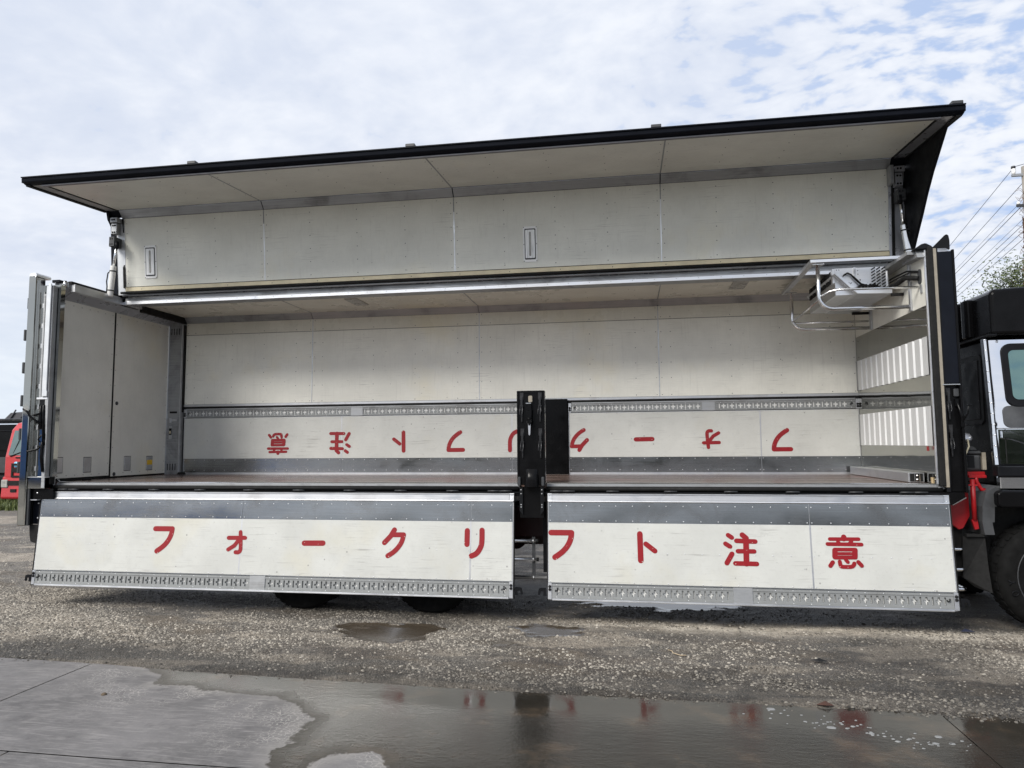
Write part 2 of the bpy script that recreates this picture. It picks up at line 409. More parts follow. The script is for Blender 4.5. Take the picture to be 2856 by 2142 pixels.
def ground_mat():
    m, N, p = base('gravel_ground'); geo = N.new('ShaderNodeNewGeometry').outputs['Position']
    A = lambda a: N.new('ShaderNodeAttribute', attribute_name=a).outputs['Fac']
    wetd, dmp_shade, snd = A('pud'), A('damp_shade'), A('sand')
    v1 = N.new('ShaderNodeTexVoronoi'); N.put(v1.inputs['Vector'], geo); v1.inputs['Scale'].default_value = 75
    v2 = N.new('ShaderNodeTexVoronoi'); N.put(v2.inputs['Vector'], geo); v2.inputs['Scale'].default_value = 150
    r1 = N.new('ShaderNodeSeparateColor'); N.l.new(v1.outputs['Color'], r1.inputs[0])
    r2_ = N.new('ShaderNodeSeparateColor'); N.l.new(v2.outputs['Color'], r2_.inputs[0])
    n0 = N.noise(geo, .7, 5, .6)
    st = N.mix(r1.outputs[0], (.20, .18, .152), (.50, .455, .385)); st2 = N.mix(r2_.outputs[0], (.19, .17, .143), (.52, .47, .40))
    c1 = N.mix(N.mapr(n0, .38, .62), st, st2)
    mud = N.mix(N.noise(geo, 5, 5, .65), (.11, .083, .06), (.24, .19, .145))
    c1 = N.mix(N.math('MULTIPLY', N.mapr(N.noise(N.scale(geo, (.6, 1.7, 1)), 1.5, 6, .68), .44, .60, 0, .95), A('mud')), c1, mud)
    c1 = N.mix(N.mapr(v1.outputs['Distance'], .32, .60, 0, .85), c1, (.06, .055, .05))
    c1 = N.mix(N.mapr(v2.outputs['Distance'], .35, .65, 0, .6), c1, (.07, .065, .06))
    c1 = N.mix(snd, c1, N.mix(N.noise(geo, 30, 4), (.42, .37, .29), (.62, .56, .47)))
    tone = N.math('ADD', N.math('MULTIPLY', N.noise(geo, 21, 4, .7), .9), N.math('MULTIPLY', N.noise(geo, 3.2, 4, .6), .8))
    pt = A('patch')
    c1 = N.mix(N.mapr(pt, .56, .72, 0, .75), c1, N.mix(N.mapr(N.noise(geo, 75, 3, .75), .36, .64), (.15, .125, .095), (.56, .49, .40)))
    c1 = N.mix(N.mapr(pt, .46, .32, 0, .75), c1, N.mix(N.mapr(N.noise(geo, 60, 3, .75), .36, .64), (.055, .045, .034), (.22, .18, .135)))
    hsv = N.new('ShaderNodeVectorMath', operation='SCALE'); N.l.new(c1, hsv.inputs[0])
    N.put(hsv.inputs['Scale'], N.math('MULTIPLY', N.mapr(dmp_shade, 0, 1, 1.1, .36), N.mapr(tone, .6, 1.1, .5, 1.4)))
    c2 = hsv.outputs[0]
    pw = N.mapr(wetd, .0, .05, 1, 0)
    c2 = N.mix(pw, c2, (.06, .048, .035))
    N.put(p.inputs['Base Color'], c2)
    rg = N.math('ADD', N.mapr(dmp_shade, 0, 1, .9, .62), N.math('MULTIPLY', pw, -.6)); N.put(p.inputs['Roughness'], N.math('MAXIMUM', rg, .06))
    h = N.math('ADD', N.math('MULTIPLY', v1.outputs['Distance'], -1.0), N.math('MULTIPLY', v2.outputs['Distance'], -.5))
    h = N.math('ADD', h, N.noise(geo, 160, 3))
    h = N.math('MULTIPLY', h, N.math('SUBTRACT', 1.0, N.math('MULTIPLY', pw, .985)))
    N.put(p.inputs['Normal'], N.bump(h, .8, .012))
    return m
gx = grid_axis(-3.0, 14.0, .04, 900); gy = grid_axis(-2.9, 2.6, .03, 900)
ground = grid_mesh('ground', gx, gy, gz, dict(pud=pud, damp_shade=damp_shade, sand=sand, patch=patch, mud=lambda x, y: np.clip((x-1.2)/3.0, .12, 1)), ground_mat()); ground['kind'] = 'structure'

# concrete apron: slabs with open joints, wet on the right
WETP = [(2.40,-2.0),(2.674,-2.09),(2.88,-2.23),(2.95,-2.41),(3.2,-2.42),(3.46,-2.47),(3.9,-2.575),(4.06,-2.54),(4.24,-2.68),(4.52,-2.93),(4.49,-3.17),
        (4.53,-3.29),(4.49,-3.41),(4.55,-3.64),(4.4,-4.4),(4.9,-6.5),(16,-6.5),(16,-1.9)]
DRYI = [(4.81,-3.53),(4.90,-3.40),(5.08,-3.34),(5.21,-3.46),(5.26,-3.56),(5.1,-3.8),(4.85,-3.75)]
def wetf(x, y):
    d = sdf_poly(x, y, WETP); d = np.maximum(d, -sdf_poly(x, y, DRYI))
    return d + (fbm(x*7, y*7, 60, 5)-.5)*.14
def deep(x, y):      # standing water against thin film
    return np.clip(np.clip(.42-np.abs(y+2.42)/.9, 0, 1)*2.6*np.clip((x-4.2)/.8, 0, 1)-(fbm(x*1.3, y*2.4, 66, 5)-.40)*3.0*np.clip((-2.55-y)/.6, .15, 1), 0, 1)
def slab_mat():
    m, N, p = base('concrete_apron'); geo = N.new('ShaderNodeNewGeometry').outputs['Position']
    A = lambda a: N.new('ShaderNodeAttribute', attribute_name=a).outputs['Fac']
    wd, dp = A('wet'), A('deep')
    wd = N.math('ADD', wd, N.mapr(N.noise(geo, 30, 4), .3, .7, -.02, .02))
    wet = N.mapr(wd, -.012, .012, 1, 0)
    n0 = N.noise(geo, 1.1, 6, .62); n1 = N.noise(geo, 7, 5, .6)
    dry = N.mix(N.mapr(n0, .34, .66), (.112, .108, .107), (.182, .175, .173))
    dry = N.mix(N.mapr(N.noise(N.scale(geo, (2.2, 5, 1), rot=(0, 0, .6)), 2.4, 5, .68), .48, .66, 0, .7), dry, (.21, .20, .196))
    dry = N.mix(N.mapr(N.noise(geo, 4.3, 5, .7), .56, .70, 0, .6), dry, (.085, .08, .082))
    dry = N.mix(N.mapr(n1, .55, .75, 0, .4), dry, (.29, .275, .262))
    scr = N.noise(N.scale(geo, (3, 40, 1), rot=(0, 0, .9)), 1.3, 4, .6)
    dry = N.mix(N.mapr(scr, .53, .66, 0, .45), dry, (.31, .295, .285))
    # tyre prints: light lattice left as mud dries, in a broad band by the water line
    vl = N.vor(N.scale(geo, (1, 1.2, 1), rot=(0, 0, .8)), 27, 'DISTANCE_TO_EDGE')
    lat = N.mapr(vl, .02, .075, 1, 0)
    band = N.math('MULTIPLY', N.mapr(wd, .05, .75, 1, 0), N.mapr(N.noise(geo, 2.6, 4), .46, .58, 0, 1))
    dry = N.mix(N.math('MULTIPLY', lat, N.math('MULTIPLY', band, .9)), dry, (.37, .35, .325))
    rim = N.math('MULTIPLY', N.mapr(wd, .0, .14, 1, 0), N.mapr(N.noise(geo, 4, 4), .36, .6, .15, .8))
    dry = N.mix(rim, dry, (.27, .257, .240))
    wetc = N.mix(N.mapr(n0, .34, .66), (.020, .018, .0145), (.042, .037, .030))
    wetc = N.mix(N.mapr(N.noise(geo, 2.2, 4, .6), .54, .70, 0, .8), wetc, (.085, .062, .042))
    grit = N.mapr(N.vor(geo, 55), .10, .14, 1, 0)
    grit = N.math('MULTIPLY', grit, N.mapr(N.noise(geo, 3.5, 3), .5, .6, 0, 1))
    wetc = N.mix(N.math('MULTIPLY', grit, .6), wetc, (.03, .028, .026))
    spk = N.math('MULTIPLY', N.mapr(N.vor(geo, 31), .05, .08, 1, 0), N.mapr(N.noise(geo, 5.5, 3), .5, .62, 0, 1))
    wetc = N.mix(N.math('MULTIPLY', spk, .8), wetc, (.30, .28, .25))
    N.put(p.inputs['Base Color'], N.mix(wet, dry, wetc))
    film = N.mapr(N.math('ADD', dp, N.mapr(N.noise(geo, 9, 4), .3, .7, -.25, .25)), .2, .7, .19, .065)
    film = N.math('ADD', film, N.mapr(wd, -.16, -.01, 0, .22))
    wetc2 = N.mix(N.mapr(wd, -.16, -.01, 0, .45), wetc, (.060, .053, .043))
    N.put(p.inputs['Base Color'], N.mix(wet, dry, wetc2))
    rd = N.mapr(n1, .3, .7, .55, .8)
    rr = N.new('ShaderNodeMix'); N.put(rr.inputs[0], wet); N.put(rr.inputs[2], rd); N.put(rr.inputs[3], film)
    N.put(p.inputs['Roughness'], rr.outputs[0])
    h = N.math('ADD', N.math('MULTIPLY', n1, .5), N.noise(geo, 60, 4))
    lump = N.math('ADD', N.noise(N.scale(geo, (6, 16, 1), rot=(0, 0, -.35)), 1.6, 5, .65), N.math('ADD', N.math('MULTIPLY', grit, .6), N.math('MULTIPLY', N.noise(geo, 45, 3), .5)))
    hw = N.math('MULTIPLY', N.math('ADD', N.math('MULTIPLY', N.math('SUBTRACT', 1.0, dp, True), .75), .05), lump)
    hh = N.new('ShaderNodeMix'); N.put(hh.inputs[0], wet); N.put(hh.inputs[2], N.math('MULTIPLY', h, .35)); N.put(hh.inputs[3], hw)
    N.put(p.inputs['Normal'], N.bump(hh.outputs[0], .5, .006))
    p.inputs['IOR'].default_value = 1.32
    return m
SM = slab_mat()
pav = MB().box(-12, 22, -16, -2.6, -.3, -.05).build('pavement', 'conc_pole'); pav['kind'] = 'structure'
def slab(x0, x1, y0, y1, dz=0.0, tilt=0.0, trim=False):
    st = .03
    xs = np.linspace(x0, x1, max(2, int((x1-x0)/st)+1)) if x1 > 0 and x0 < 13 and x1-x0 < 14 else np.linspace(x0, x1, 12)
    n = max(2, int((y1-y0)/.03)+1) if y1 > -4.3 else 20
    ys = np.linspace(0, 1, n)
    X, Y = np.meshgrid(xs, ys)
    def warp(x, t): top = slab_edge(x) if trim else y1; return y0+t*(top-y0)
    o = grid_mesh('slab', xs, ys, lambda x, t: dz + 0*x, {}, SM, pav)
    me = o.data; co = np.zeros(len(me.vertices)*3, np.float32); me.vertices.foreach_get('co', co); co = co.reshape(-1, 3)
    co[:, 1] = warp(co[:, 0], co[:, 1]); co[:, 2] = dz+(fbm(co[:, 0]*.8, co[:, 1]*.8, 70)-.5)*.004
    me.vertices.foreach_set('co', co.ravel()); me.update()
    for an, fn in (('wet', wetf), ('deep', deep)):
        at = me.attributes.new(an, 'FLOAT', 'POINT'); at.data.foreach_set('value', fn(co[:, 0], co[:, 1]).astype(np.float32))
    return o
J = .006
for a, b in ((-12, -2.2), (-2.2, 2.10), (2.10, 8.69), (8.69, 14.0), (14.0, 22)):
    slab(a+J, b-J, -3.66+J, -2, -.004 if a > 8 else 0, trim=True)
for a, b in ((-12, -3.8), (-3.8, 2.9), (2.9, 9.6), (9.6, 16), (16, 22)):
    slab(a+J, b-J, -8.0, -3.66-J)
# loose stones on the gravel strip
def stones(n, xr, yr, smin, smax, name, mat, seed):
    g = np.random.default_rng(seed); V = []; F = []
    base_v = np.array([(1,0,0),(.3,.95,0),(-.8,.6,0),(-.8,-.6,0),(.3,-.95,0),(.35,.3,.75),(-.45,.1,.8),(.1,-.45,.7)], float)
    base_f = [(0,1,5),(1,2,6),(1,6,5),(2,3,6),(3,4,7),(3,7,6),(4,0,7),(0,5,7),(5,6,7)]
    x = g.uniform(*xr, n); y = g.uniform(*yr, n); sz = smin+(smax-smin)*g.random(n)**4.0
    keep = (y > slab_edge(x)-.10*g.random(n)**2) & (g.random(n) < np.clip(.14+3.4*(fbm(x*.8+y*.9, y*2.0, 80, 3)-.42), .10, 1)*np.clip(1.5-x*.06, .55, 1)+np.clip(1.5-x, 0, 1)*.5) & (pud(x, y) > .02)
    x, y, sz = x[keep], y[keep], sz[keep]; z = np.maximum(gz(x, y), -.002); m = len(x)
    a = g.uniform(0, 6.28, m); ca, sa = np.cos(a), np.sin(a)
    bv = base_v[None]*(1+.3*(g.random((m, 8, 3))-.5))*sz[:, None, None]*np.stack([np.ones(m), g.uniform(.6, 1, m), g.uniform(.4, .9, m)], 1)[:, None, :]
    X = bv[..., 0]*ca[:, None]-bv[..., 1]*sa[:, None]+x[:, None]; Y = bv[..., 0]*sa[:, None]+bv[..., 1]*ca[:, None]+y[:, None]; Z = bv[..., 2]+z[:, None]-sz[:, None]*.1
    co = np.stack([X, Y, Z], -1).reshape(-1, 3); f = (np.array(base_f)[None]+8*np.arange(m)[:, None, None]).reshape(-1, 3)
    me = bpy.data.meshes.new(name); me.vertices.add(len(co)); me.vertices.foreach_set('co', co.ravel().astype(np.float32))
    me.loops.add(f.size); me.loops.foreach_set('vertex_index', f.ravel().astype(np.int32)); me.polygons.add(len(f))
    me.polygons.foreach_set('loop_start', np.arange(0, f.size, 3, dtype=np.int32)); me.update(); me.validate()
    at = me.attributes.new('damp_shade', 'FLOAT', 'POINT'); at.data.foreach_set('value', np.repeat(damp_shade(x, y), 8).astype(np.float32))
    at = me.attributes.new('rnd', 'FLOAT', 'POINT'); at.data.foreach_set('value', np.repeat(g.random(m), 8).astype(np.float32))
    me.materials.append(mat); o = bpy.data.objects.new(name, me); COL.objects.link(o); o['kind'] = 'stuff'; return o
def stone_mat():
    m, N, p = base('stone'); A = lambda a: N.new('ShaderNodeAttribute', attribute_name=a).outputs['Fac']
    r = A('rnd'); cr = N.mix(N.math('POWER', r, 1.7), (.085, .075, .062), (.50, .455, .385))
    sc_ = N.new('ShaderNodeVectorMath', operation='SCALE'); N.l.new(cr, sc_.inputs[0]); N.put(sc_.inputs['Scale'], N.mapr(A('damp_shade'), 0, 1, 1, .42))
    N.put(p.inputs['Base Color'], sc_.outputs[0]); N.put(p.inputs['Roughness'], N.mapr(A('damp_shade'), 0, 1, .9, .5)); return m
STM = stone_mat()
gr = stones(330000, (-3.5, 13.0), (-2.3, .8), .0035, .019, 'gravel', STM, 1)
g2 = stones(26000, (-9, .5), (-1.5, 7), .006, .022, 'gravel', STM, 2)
g2['label'] = 'loose grey gravel on the open yard past the rear of the truck'; g2['category'] = 'gravel'
gr['label'] = 'loose grey gravel scattered on the strip between concrete apron and truck'; gr['category'] = 'gravel'

# ================================================================== the wing truck
F = 1.42                                             # deck height
truck = empty('wing_truck', (5.0, 1.0, 0), 'black wing-sided box truck with its wing raised and both side gates hanging down', 'truck')

GLYPH = {'fu': [(0.0573, [(-0.1096, -0.1231), (0.1030, -0.1240)]), (0.0573, [(0.1030, -0.1240), (0.0960, -0.0700), (0.0740, -0.0130), (0.0380, 0.0400), (-0.0097, 0.0843), (-0.0696, 0.1256)])],
 'small_o': [(0.0455, [(-0.1002, -0.0459), (0.1002, -0.0487)]), (0.0453, [(0.0392, -0.1099), (0.0512, 0.0251), (0.0507, 0.0868), (0.0292, 0.1093), (-0.005, 0.1099)]), (0.0452, [(0.0252, -0.0265), (-0.0245, 0.0386), (-0.0966, 0.0818)])],
 'bar': [(0.0583, [(-0.1097, 0.0017), (0.1097, -0.0017)])],
 'ku': [(0.0547, [(-0.0015, -0.1367), (-0.0427, -0.0694), (-0.1098, -0.0005)]), (0.0519, [(-0.0132, -0.0852), (0.1030, -0.0862)]), (0.0519, [(0.1030, -0.0862), (0.0826, -0.0100), (0.0371, 0.0573), (-0.0155, 0.1053), (-0.0675, 0.1367)])],
 'ri': [(0.0568, [(-0.0789, -0.1261), (-0.0803, 0.0138)]), (0.0564, [(0.0803, -0.1331), (0.0795, -0.01), (0.0621, 0.0528), (0.0237, 0.1059), (-0.0308, 0.1331)])],
 'to': [(0.0566, [(-0.0732, -0.1311), (-0.0696, 0.1311)]), (0.0505, [(-0.0152, -0.0323), (0.0732, 0.0355)])],
 'chu': [(0.045, [(-0.1164, -0.1351), (-0.0818, -0.1118)]), (0.0449, [(-0.1453, -0.051), (-0.1023, -0.0234)]), (0.0482, [(-0.1392, 0.1357), (-0.0868, 0.0473)]), (0.0516, [(0.0197, -0.1391), (0.0556, -0.1081)]), (0.0447, [(-0.0391, -0.0813), (0.1407, -0.0763)]), (0.0429, [(-0.0296, 0.0196), (0.1264, 0.0193)]), (0.0445, [(-0.0582, 0.1376), (0.1453, 0.1391)]), (0.0548, [(0.0528, -0.0837), (0.0473, 0.1383)])],
 'i': [(0.0503, [(-0.0015, -0.1405), (-0.0026, -0.1234)]), (0.035, [(-0.1308, -0.1195), (0.1321, -0.1223)]), (0.0349, [(-0.0577, -0.0965), (-0.0491, -0.0806)]), (0.0347, [(0.065, -0.0983), (0.0484, -0.08)]), (0.036, [(-0.1553, -0.0719), (0.1553, -0.0717)]), (0.0349, [(-0.0927, -0.0208), (0.0981, -0.0229)]), (0.029, [(-0.0992, 0.0183), (0.0935, 0.015)]), (0.0367, [(-0.0978, 0.0552), (0.0928, 0.0517)]), (0.0484, [(-0.0913, -0.0138), (-0.0954, 0.0482)]), (0.048, [(0.0919, -0.0169), (0.0875, 0.0449)]), (0.0387, [(-0.1182, 0.1005), (-0.1427, 0.1348)]), (0.0366, [(-0.0541, 0.0932), (-0.0489, 0.1299), (-0.0323, 0.1405), (0.0464, 0.1398), (0.0715, 0.1225), (0.0773, 0.1075)]), (0.0346, [(0.0029, 0.0763), (0.0188, 0.0958)]), (0.0383, [(0.1146, 0.0939), (0.1428, 0.127)])]}
def smooth_path(p, n=4):
    if len(p) < 3: return p
    out = []
    for i in range(len(p)-1):
        a, b, c_, d = p[max(i-1, 0)], p[i], p[i+1], p[min(i+2, len(p)-1)]
        for k in range(n):
            t = k/n
            out.append(tuple(.5*((2*b[q])+(-a[q]+c_[q])*t+(2*a[q]-5*b[q]+4*c_[q]-d[q])*t*t+(-a[q]+3*b[q]-3*c_[q]+d[q])*t**3) for q in (0, 1)))
    return out+[p[-1]]
def ribbon(path, wd):
    """closed outline of a round-capped stroke"""
    P = [Vector((x, y)) for x, y in path]; n = len(P); L = []; R = []; r = wd/2
    for i in range(n):
        d0 = (P[i]-P[i-1]).normalized() if i else (P[1]-P[0]).normalized()
        d1 = (P[i+1]-P[i]).normalized() if i < n-1 else d0
        t = (d0+d1)
        t = t.normalized() if t.length > .05 else d0
        nn = Vector((-t.y, t.x)); k = r/max(.55, nn.dot(Vector((-d0.y, d0.x))))
        L.append(P[i]+nn*k); R.append(P[i]-nn*k)
    def cap(cn, a, b):
        a0 = math.atan2(a.y-cn.y, a.x-cn.x); res = []
        for k in range(1, 6): t = a0-math.pi*k/6; res.append(Vector((cn.x+r*math.cos(t), cn.y+r*math.sin(t))))
        return res
    return [tuple(q) for q in L + cap(P[-1], L[-1], R[-1]) + R[::-1] + cap(P[0], R[0], L[0])]
LETTER_MESH = {}
def letter(g, parent, u, h, wz):
    if g not in LETTER_MESH:
        mb = MB()
        for i, (wd, path) in enumerate(GLYPH[g]):
            if len(path) > 3: path = smooth_path(path, 3)
            o2 = ribbon([(x, -y) for x, y in path], wd); n = len(o2); zt = .0010+.00025*i
            mb.add([(x, y, zt) for x, y in o2]+[(x, y, -.0005) for x, y in o2], [tuple(range(n))]+[(k, n+k, n+(k+1) % n, (k+1) % n) for k in range(n)])
        LETTER_MESH[g] = mb.build('letter', 'letter', None)
        o = LETTER_MESH[g]
    else:
        o = copy_of(LETTER_MESH[g], 'letter', None)
    o.parent = parent; o.matrix_parent_inverse = Matrix(); o.matrix_basis = Matrix.Translation((u, -h, wz))
    return o
def rail(u0, u1, h0, h1, first, pitch, parent, wz=.004, depth=.030):
    """pressed lashing rail: cross holes and slots cut through a plate over a bright backing"""
    ncell = int(round((u1-u0)/pitch)); hm = (h0+h1)/2+.002
    xs = [u0]; hs = [h0, h0+.022, hm-.037, hm-.010, hm+.010, hm+.037, h1-.022, h1]
    cells = []
    x = first
    while x+.035 < u1:
        if x-.03 > u0: cells.append(x)
        x += pitch
    cuts = {u0, u1}
    for cx in cells:
        for d in (-.029, -.010, .010, .029, pitch/2-.008, pitch/2+.008):
            if u0 < cx+d < u1: cuts.add(round(cx+d, 5))
    xs = sorted(cuts); nx, nh = len(xs), len(hs)
    def hole(i, j):
        if i < 0 or j < 0 or i >= nx-1 or j >= nh-1: return False
        xm = (xs[i]+xs[i+1])/2
        for cx in cells:
            d = xm-cx
            if abs(d) < .010 and 2 <= j <= 4: return True
            if abs(d) < .029 and j == 3: return True
            if abs(d-pitch/2) < .008 and 2 <= j <= 4 and cx+pitch/2+.008 < u1: return True
        return False
    mb = MB(); zt, zb = wz, wz-depth
    raised = lambda j: .006 if j in (0, 6) else 0.0
    for i in range(nx-1):
        for j in range(nh-1):
            a, b, c_, d = xs[i], xs[i+1], -hs[j], -hs[j+1]; zz = zt+raised(j)
            if not hole(i, j): mb.quad((a, d, zz), (b, d, zz), (b, c_, zz), (a, c_, zz))
            else:
                for (ii, jj, e) in ((i-1, j, ((a, c_), (a, d))), (i+1, j, ((b, d), (b, c_))), (i, j-1, ((b, c_), (a, c_))), (i, j+1, ((a, d), (b, d)))):
                    if not hole(ii, jj): (p, q) = e; mb.quad((p[0], p[1], zt), (q[0], q[1], zt), (q[0], q[1], zb), (p[0], p[1], zb))
    for j, hh in ((0, hs[1]), (6, hs[6])):       # step of the raised lips
        mb.quad((u0, -hh, zt), (u1, -hh, zt), (u1, -hh, zt+.006), (u0, -hh, zt+.006))
    mb.quad((u0, -h0, zt+.006), (u1, -h0, zt+.006), (u1, -h0, zb), (u0, -h0, zb)); mb.quad((u0, -h1, zt+.006), (u1, -h1, zt+.006), (u1, -h1, zb), (u0, -h1, zb))
    r = mb.build('lashing_rail', 'rail', None, recalc=False); r.parent = parent
    bk = MB().box(u0+.002, u1-.002, -h1+.004, -h0-.004, zb-.006, zb+.0005).build('rail_backing', 'white', None); bk.parent = parent
    rv = MB(); x = u0+.05
    while x < u1-.03:
        rv.dome((x, -(h0+.011), zt+.006), .0045, (0, 0, 1)); rv.dome((x, -(h1-.011), zt+.006), .0045, (0, 0, 1)); x += .164
    q = rv.build('rail_rivets', 'alu_bright', None); q.parent = parent; q['kind'] = 'stuff'
def sub(mb, name, mat, parent, **k):
    o = mb.build(name, mat, None, **k); o.parent = parent; return o
def gate(M, u0, u1, joints, letters, plate, first, rail_cap=.044, label=None, near=True):
    """drop-side gate seen on its inner face; local u along, -y away from the hinge, z off the face"""
    H1 = .985 if near else .955
    g = MB().box(u0, u1, -.824, .085, -.040, -.0005).build('gate', 'alu', truck, M, bevel=.003, label=label)
    if near:
        sub(MB().box(u0+.045, u1-.045, .012, .082, -.0004, .006), 'hinge_strip', 'alu', g, bevel=.002)
        sub(MB().prism([(-.004, -.0003), (-.004, .010), (.003, .014), (.010, .010), (.010, -.0003)], u0+.005, u1-.005, 'x'), 'edge_bead', 'alu_bright', g)
        sub(MB().box(u0, u0+.043, .006, .084, -.0003, .004).box(u1-.043, u1, .006, .084, -.0003, .004), 'corner_plate', 'alu_bright', g)
        rv = MB()
        for e in (u0+.02, u1-.02):
            for q in (.025, .065): rv.dome((e, q, .004), .006, (0, 0, 1))
        sub(rv, 'corner_bolts', 'alu_bright', g, kind='stuff')
    sub(MB().box(u0, u1, -H1-.012, -.8242, -.040, -.033), 'rail_back', 'alu', g)
    ed = [u0+.006]+joints+[u1-.008]
    rv = MB()
    for a, b in zip(ed[:-1], ed[1:]):
        sub(MB().box(a+.002, b-.002, -.212, -.009, 0, .003), 'scuff_plate', 'scuff', g)
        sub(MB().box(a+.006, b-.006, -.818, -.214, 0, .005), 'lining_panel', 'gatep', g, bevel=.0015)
        n = max(2, int((b-a)/.166))
        for k in range(n+1):
            x = a+.022+(b-a-.044)*k/n
            for h_, z_ in ((.042, .003), (.193, .003), (.513, .005), (.806, .005)): rv.dome((x, -h_, z_), .0062, (0, 0, 1))
    for x in (u0+.012, u1-.014):
        for h_ in (.31, .42, .64, .73): rv.dome((x, -h_, .005), .0055, (0, 0, 1))
    sub(rv, 'rivets', 'alu', g, kind='stuff')
    for j in joints: sub(MB().box(j-.0075, j+.0075, -.818, -.214, .001, .0056), 'joint_strip', 'alu', g)
    # lashing rail in two lengths with a plate over the splice
    ha, hb = .832, H1-.012
    dp = .026 if near else .009
    rail(u0+rail_cap, plate[0], ha, hb, first[0], .1085, g, depth=dp); rail(plate[1], u1-rail_cap, ha, hb, first[1], .1085, g, depth=dp)
    sub(MB().box(plate[0], plate[1], -H1+.002, -.826, -.0325, .013), 'splice_plate', 'alu_dull', g, bevel=.002)
    cap = MB(); bump_ = MB()
    for a, b in ((u0+.002, u0+rail_cap-.002), (u1-rail_cap+.002, u1-.002)):
        cap.box(a, b, -H1, -.8245, -.0325, .012)
        for hh in (.858, .888): bump_.lathe([(.0145, 0), (.0145, .008), (.011, .012), (.0005, .013)], ((a+b)/2, -hh, .012), 'z', 14)
    sub(cap, 'end_cap', 'alu', g, bevel=.002); sub(bump_, 'rubber_bumper', 'rubber', g)
    sub(MB().box(u0+rail_cap+.002, u1-rail_cap-.002, -H1-.010, -H1+.010, -.0325, .016), 'lower_lip', 'alu_bright' if near else 'alu_dull', g, bevel=.003)
    hk = MB()
    for x in (u0+rail_cap+.05, u1-rail_cap-.05):
        hk.tube([(x-.012, -.892, .008), (x-.004, -.902, .016), (x+.006, -.902, .018), (x+.012, -.892, .018), (x+.012, -.876, .016)], .006, 6)
    sub(hk, 'hook', 'rubber', g)
    side = MB().box(u0-.007, u0-.0005, -H1-.012, .086, -.042, .006).box(u1+.0005, u1+.008, -H1-.012, .086, -.042, .006)
    sub(side, 'side_seal', 'rubber', g)
    for gl, u, h_ in letters: letter(gl, g, u, h_, .0062)
    return g
MN = Matrix(((1, 0, 0, 0), (0, .089, -.996, -.1093), (0, .996, .089, 1.232), (0, 0, 0, 1)))
g1 = gate(MN, -.245, 5.435, [2.350, 4.975], [('fu', 1.397, .455), ('small_o', 2.303, .467), ('bar', 3.216, .464), ('ku', 4.136, .447), ('ri', 5.018, .436)],
     (2.494, 2.676), (-.165, 2.735), label='longer near side gate hanging below the deck at the rear')
g2 = gate(MN, 5.795, 9.672, [8.388], [('fu', 5.940, .440), ('to', 6.812, .450), ('chu', 7.723, .454), ('i', 8.695, .463)],
     (7.632, 7.816), (5.898, 7.872), label='shorter near side gate hanging below the deck beside the cab')
MF = Matrix(((-1, 0, 0, 0), (0, 0, -1, 2.2), (0, -1, 0, 1.437), (0, 0, 0, 1)))
gate(MF, -5.490, -.005, [-5.04, -2.53], [('i', -1.543, .430), ('chu', -2.507, .432), ('to', -3.395, .446), ('fu', -4.230, .446), ('ri', -5.09, .446)],
     (-2.852, -2.672), (-5.42, -2.60), near=False, label='closed far side gate at the rear, letters upside down')
gate(MF, -9.600, -5.828, [-8.365], [('ku', -5.972, .448), ('bar', -6.850, .452), ('small_o', -7.730, .446), ('fu', -8.626, .430)],
     (-7.792, -7.622), (-9.53, -7.57), near=False, label='closed far side gate at the front, letters upside down')
# gate hooks that catch the posts
hk = MB()
for x, d in ((-.262, -1), (5.452, 1), (5.777, -1), (9.690, 1)):
    hk.prism([(x, .36), (x+d*.05, .36), (x+d*.075, .35), (x+d*.085, .29), (x+d*.065, .285), (x+d*.055, .325), (x+d*.03, .325), (x+d*.03, .28), (x, .28)], -.19, -.178, 'y')
hk.build('gate_hook', 'blackm', truck)

# ---- deck
fl = MB().box(-.25, 9.6, .045, 2.195, F-.06, F-.002).build('deck', 'deck', truck)
sub(MB().prism([(-.008, F-.004), (.0, F+.004), (.046, F+.004), (.046, F-.05), (-.008, F-.05)], -.14, 5.478, 'x'), 'deck_edge', 'tube', fl)
sub(MB().prism([(-.008, F-.004), (.0, F+.004), (.046, F+.004), (.046, F-.05), (-.008, F-.05)], 5.777, 9.60, 'x'), 'deck_edge', 'tube', fl)
roll = [( -.045+.028*math.cos(math.radians(a)), F-.058+.026*math.sin(math.radians(a))) for a in range(0, 360, 24)]
for a, b in ((-.14, 5.478), (5.777, 9.64)):
    sub(MB().prism(roll, a, b, 'x', True), 'edge_seal', 'rubber', fl)
    sub(MB().box(a, b, -.012, .01, F-.052, F-.010), 'edge_channel', 'alu_dull', fl)
seam = MB()
for y in (.55, 1.1, 1.65): seam.box(-.2, 9.55, y-.002, y+.002, F-.003, F-.0012)
sub(seam, 'deck_seam', 'rubber', fl)
sub(MB().box(-.372, -.06, -.15, -.09, 1.228, 1.35), 'sill_block', 'black', fl)
bm_ = MB().box(-.38, 9.62, -.082, .3, 1.285, F-.092).build('side_beam', 'black', truck, bevel=.004)
sub(MB().box(-.2, 9.6, -.098, -.0825, 1.322, 1.332), 'beam_lip', 'blackm', bm_)
sub(MB().box(-.19, 5.44, -.118, -.0825, 1.306, 1.312).box(5.80, 9.66, -.118, -.0825, 1.306, 1.312), 'gate_hinge_leaf', 'alu_bright', bm_)
hz_ = MB().box(-.065, .065, -.104, -.0825, 1.334, 1.346).tube([(-.06, -.108, 1.342), (.06, -.108, 1.342)], .0075, 8)
hproto = None
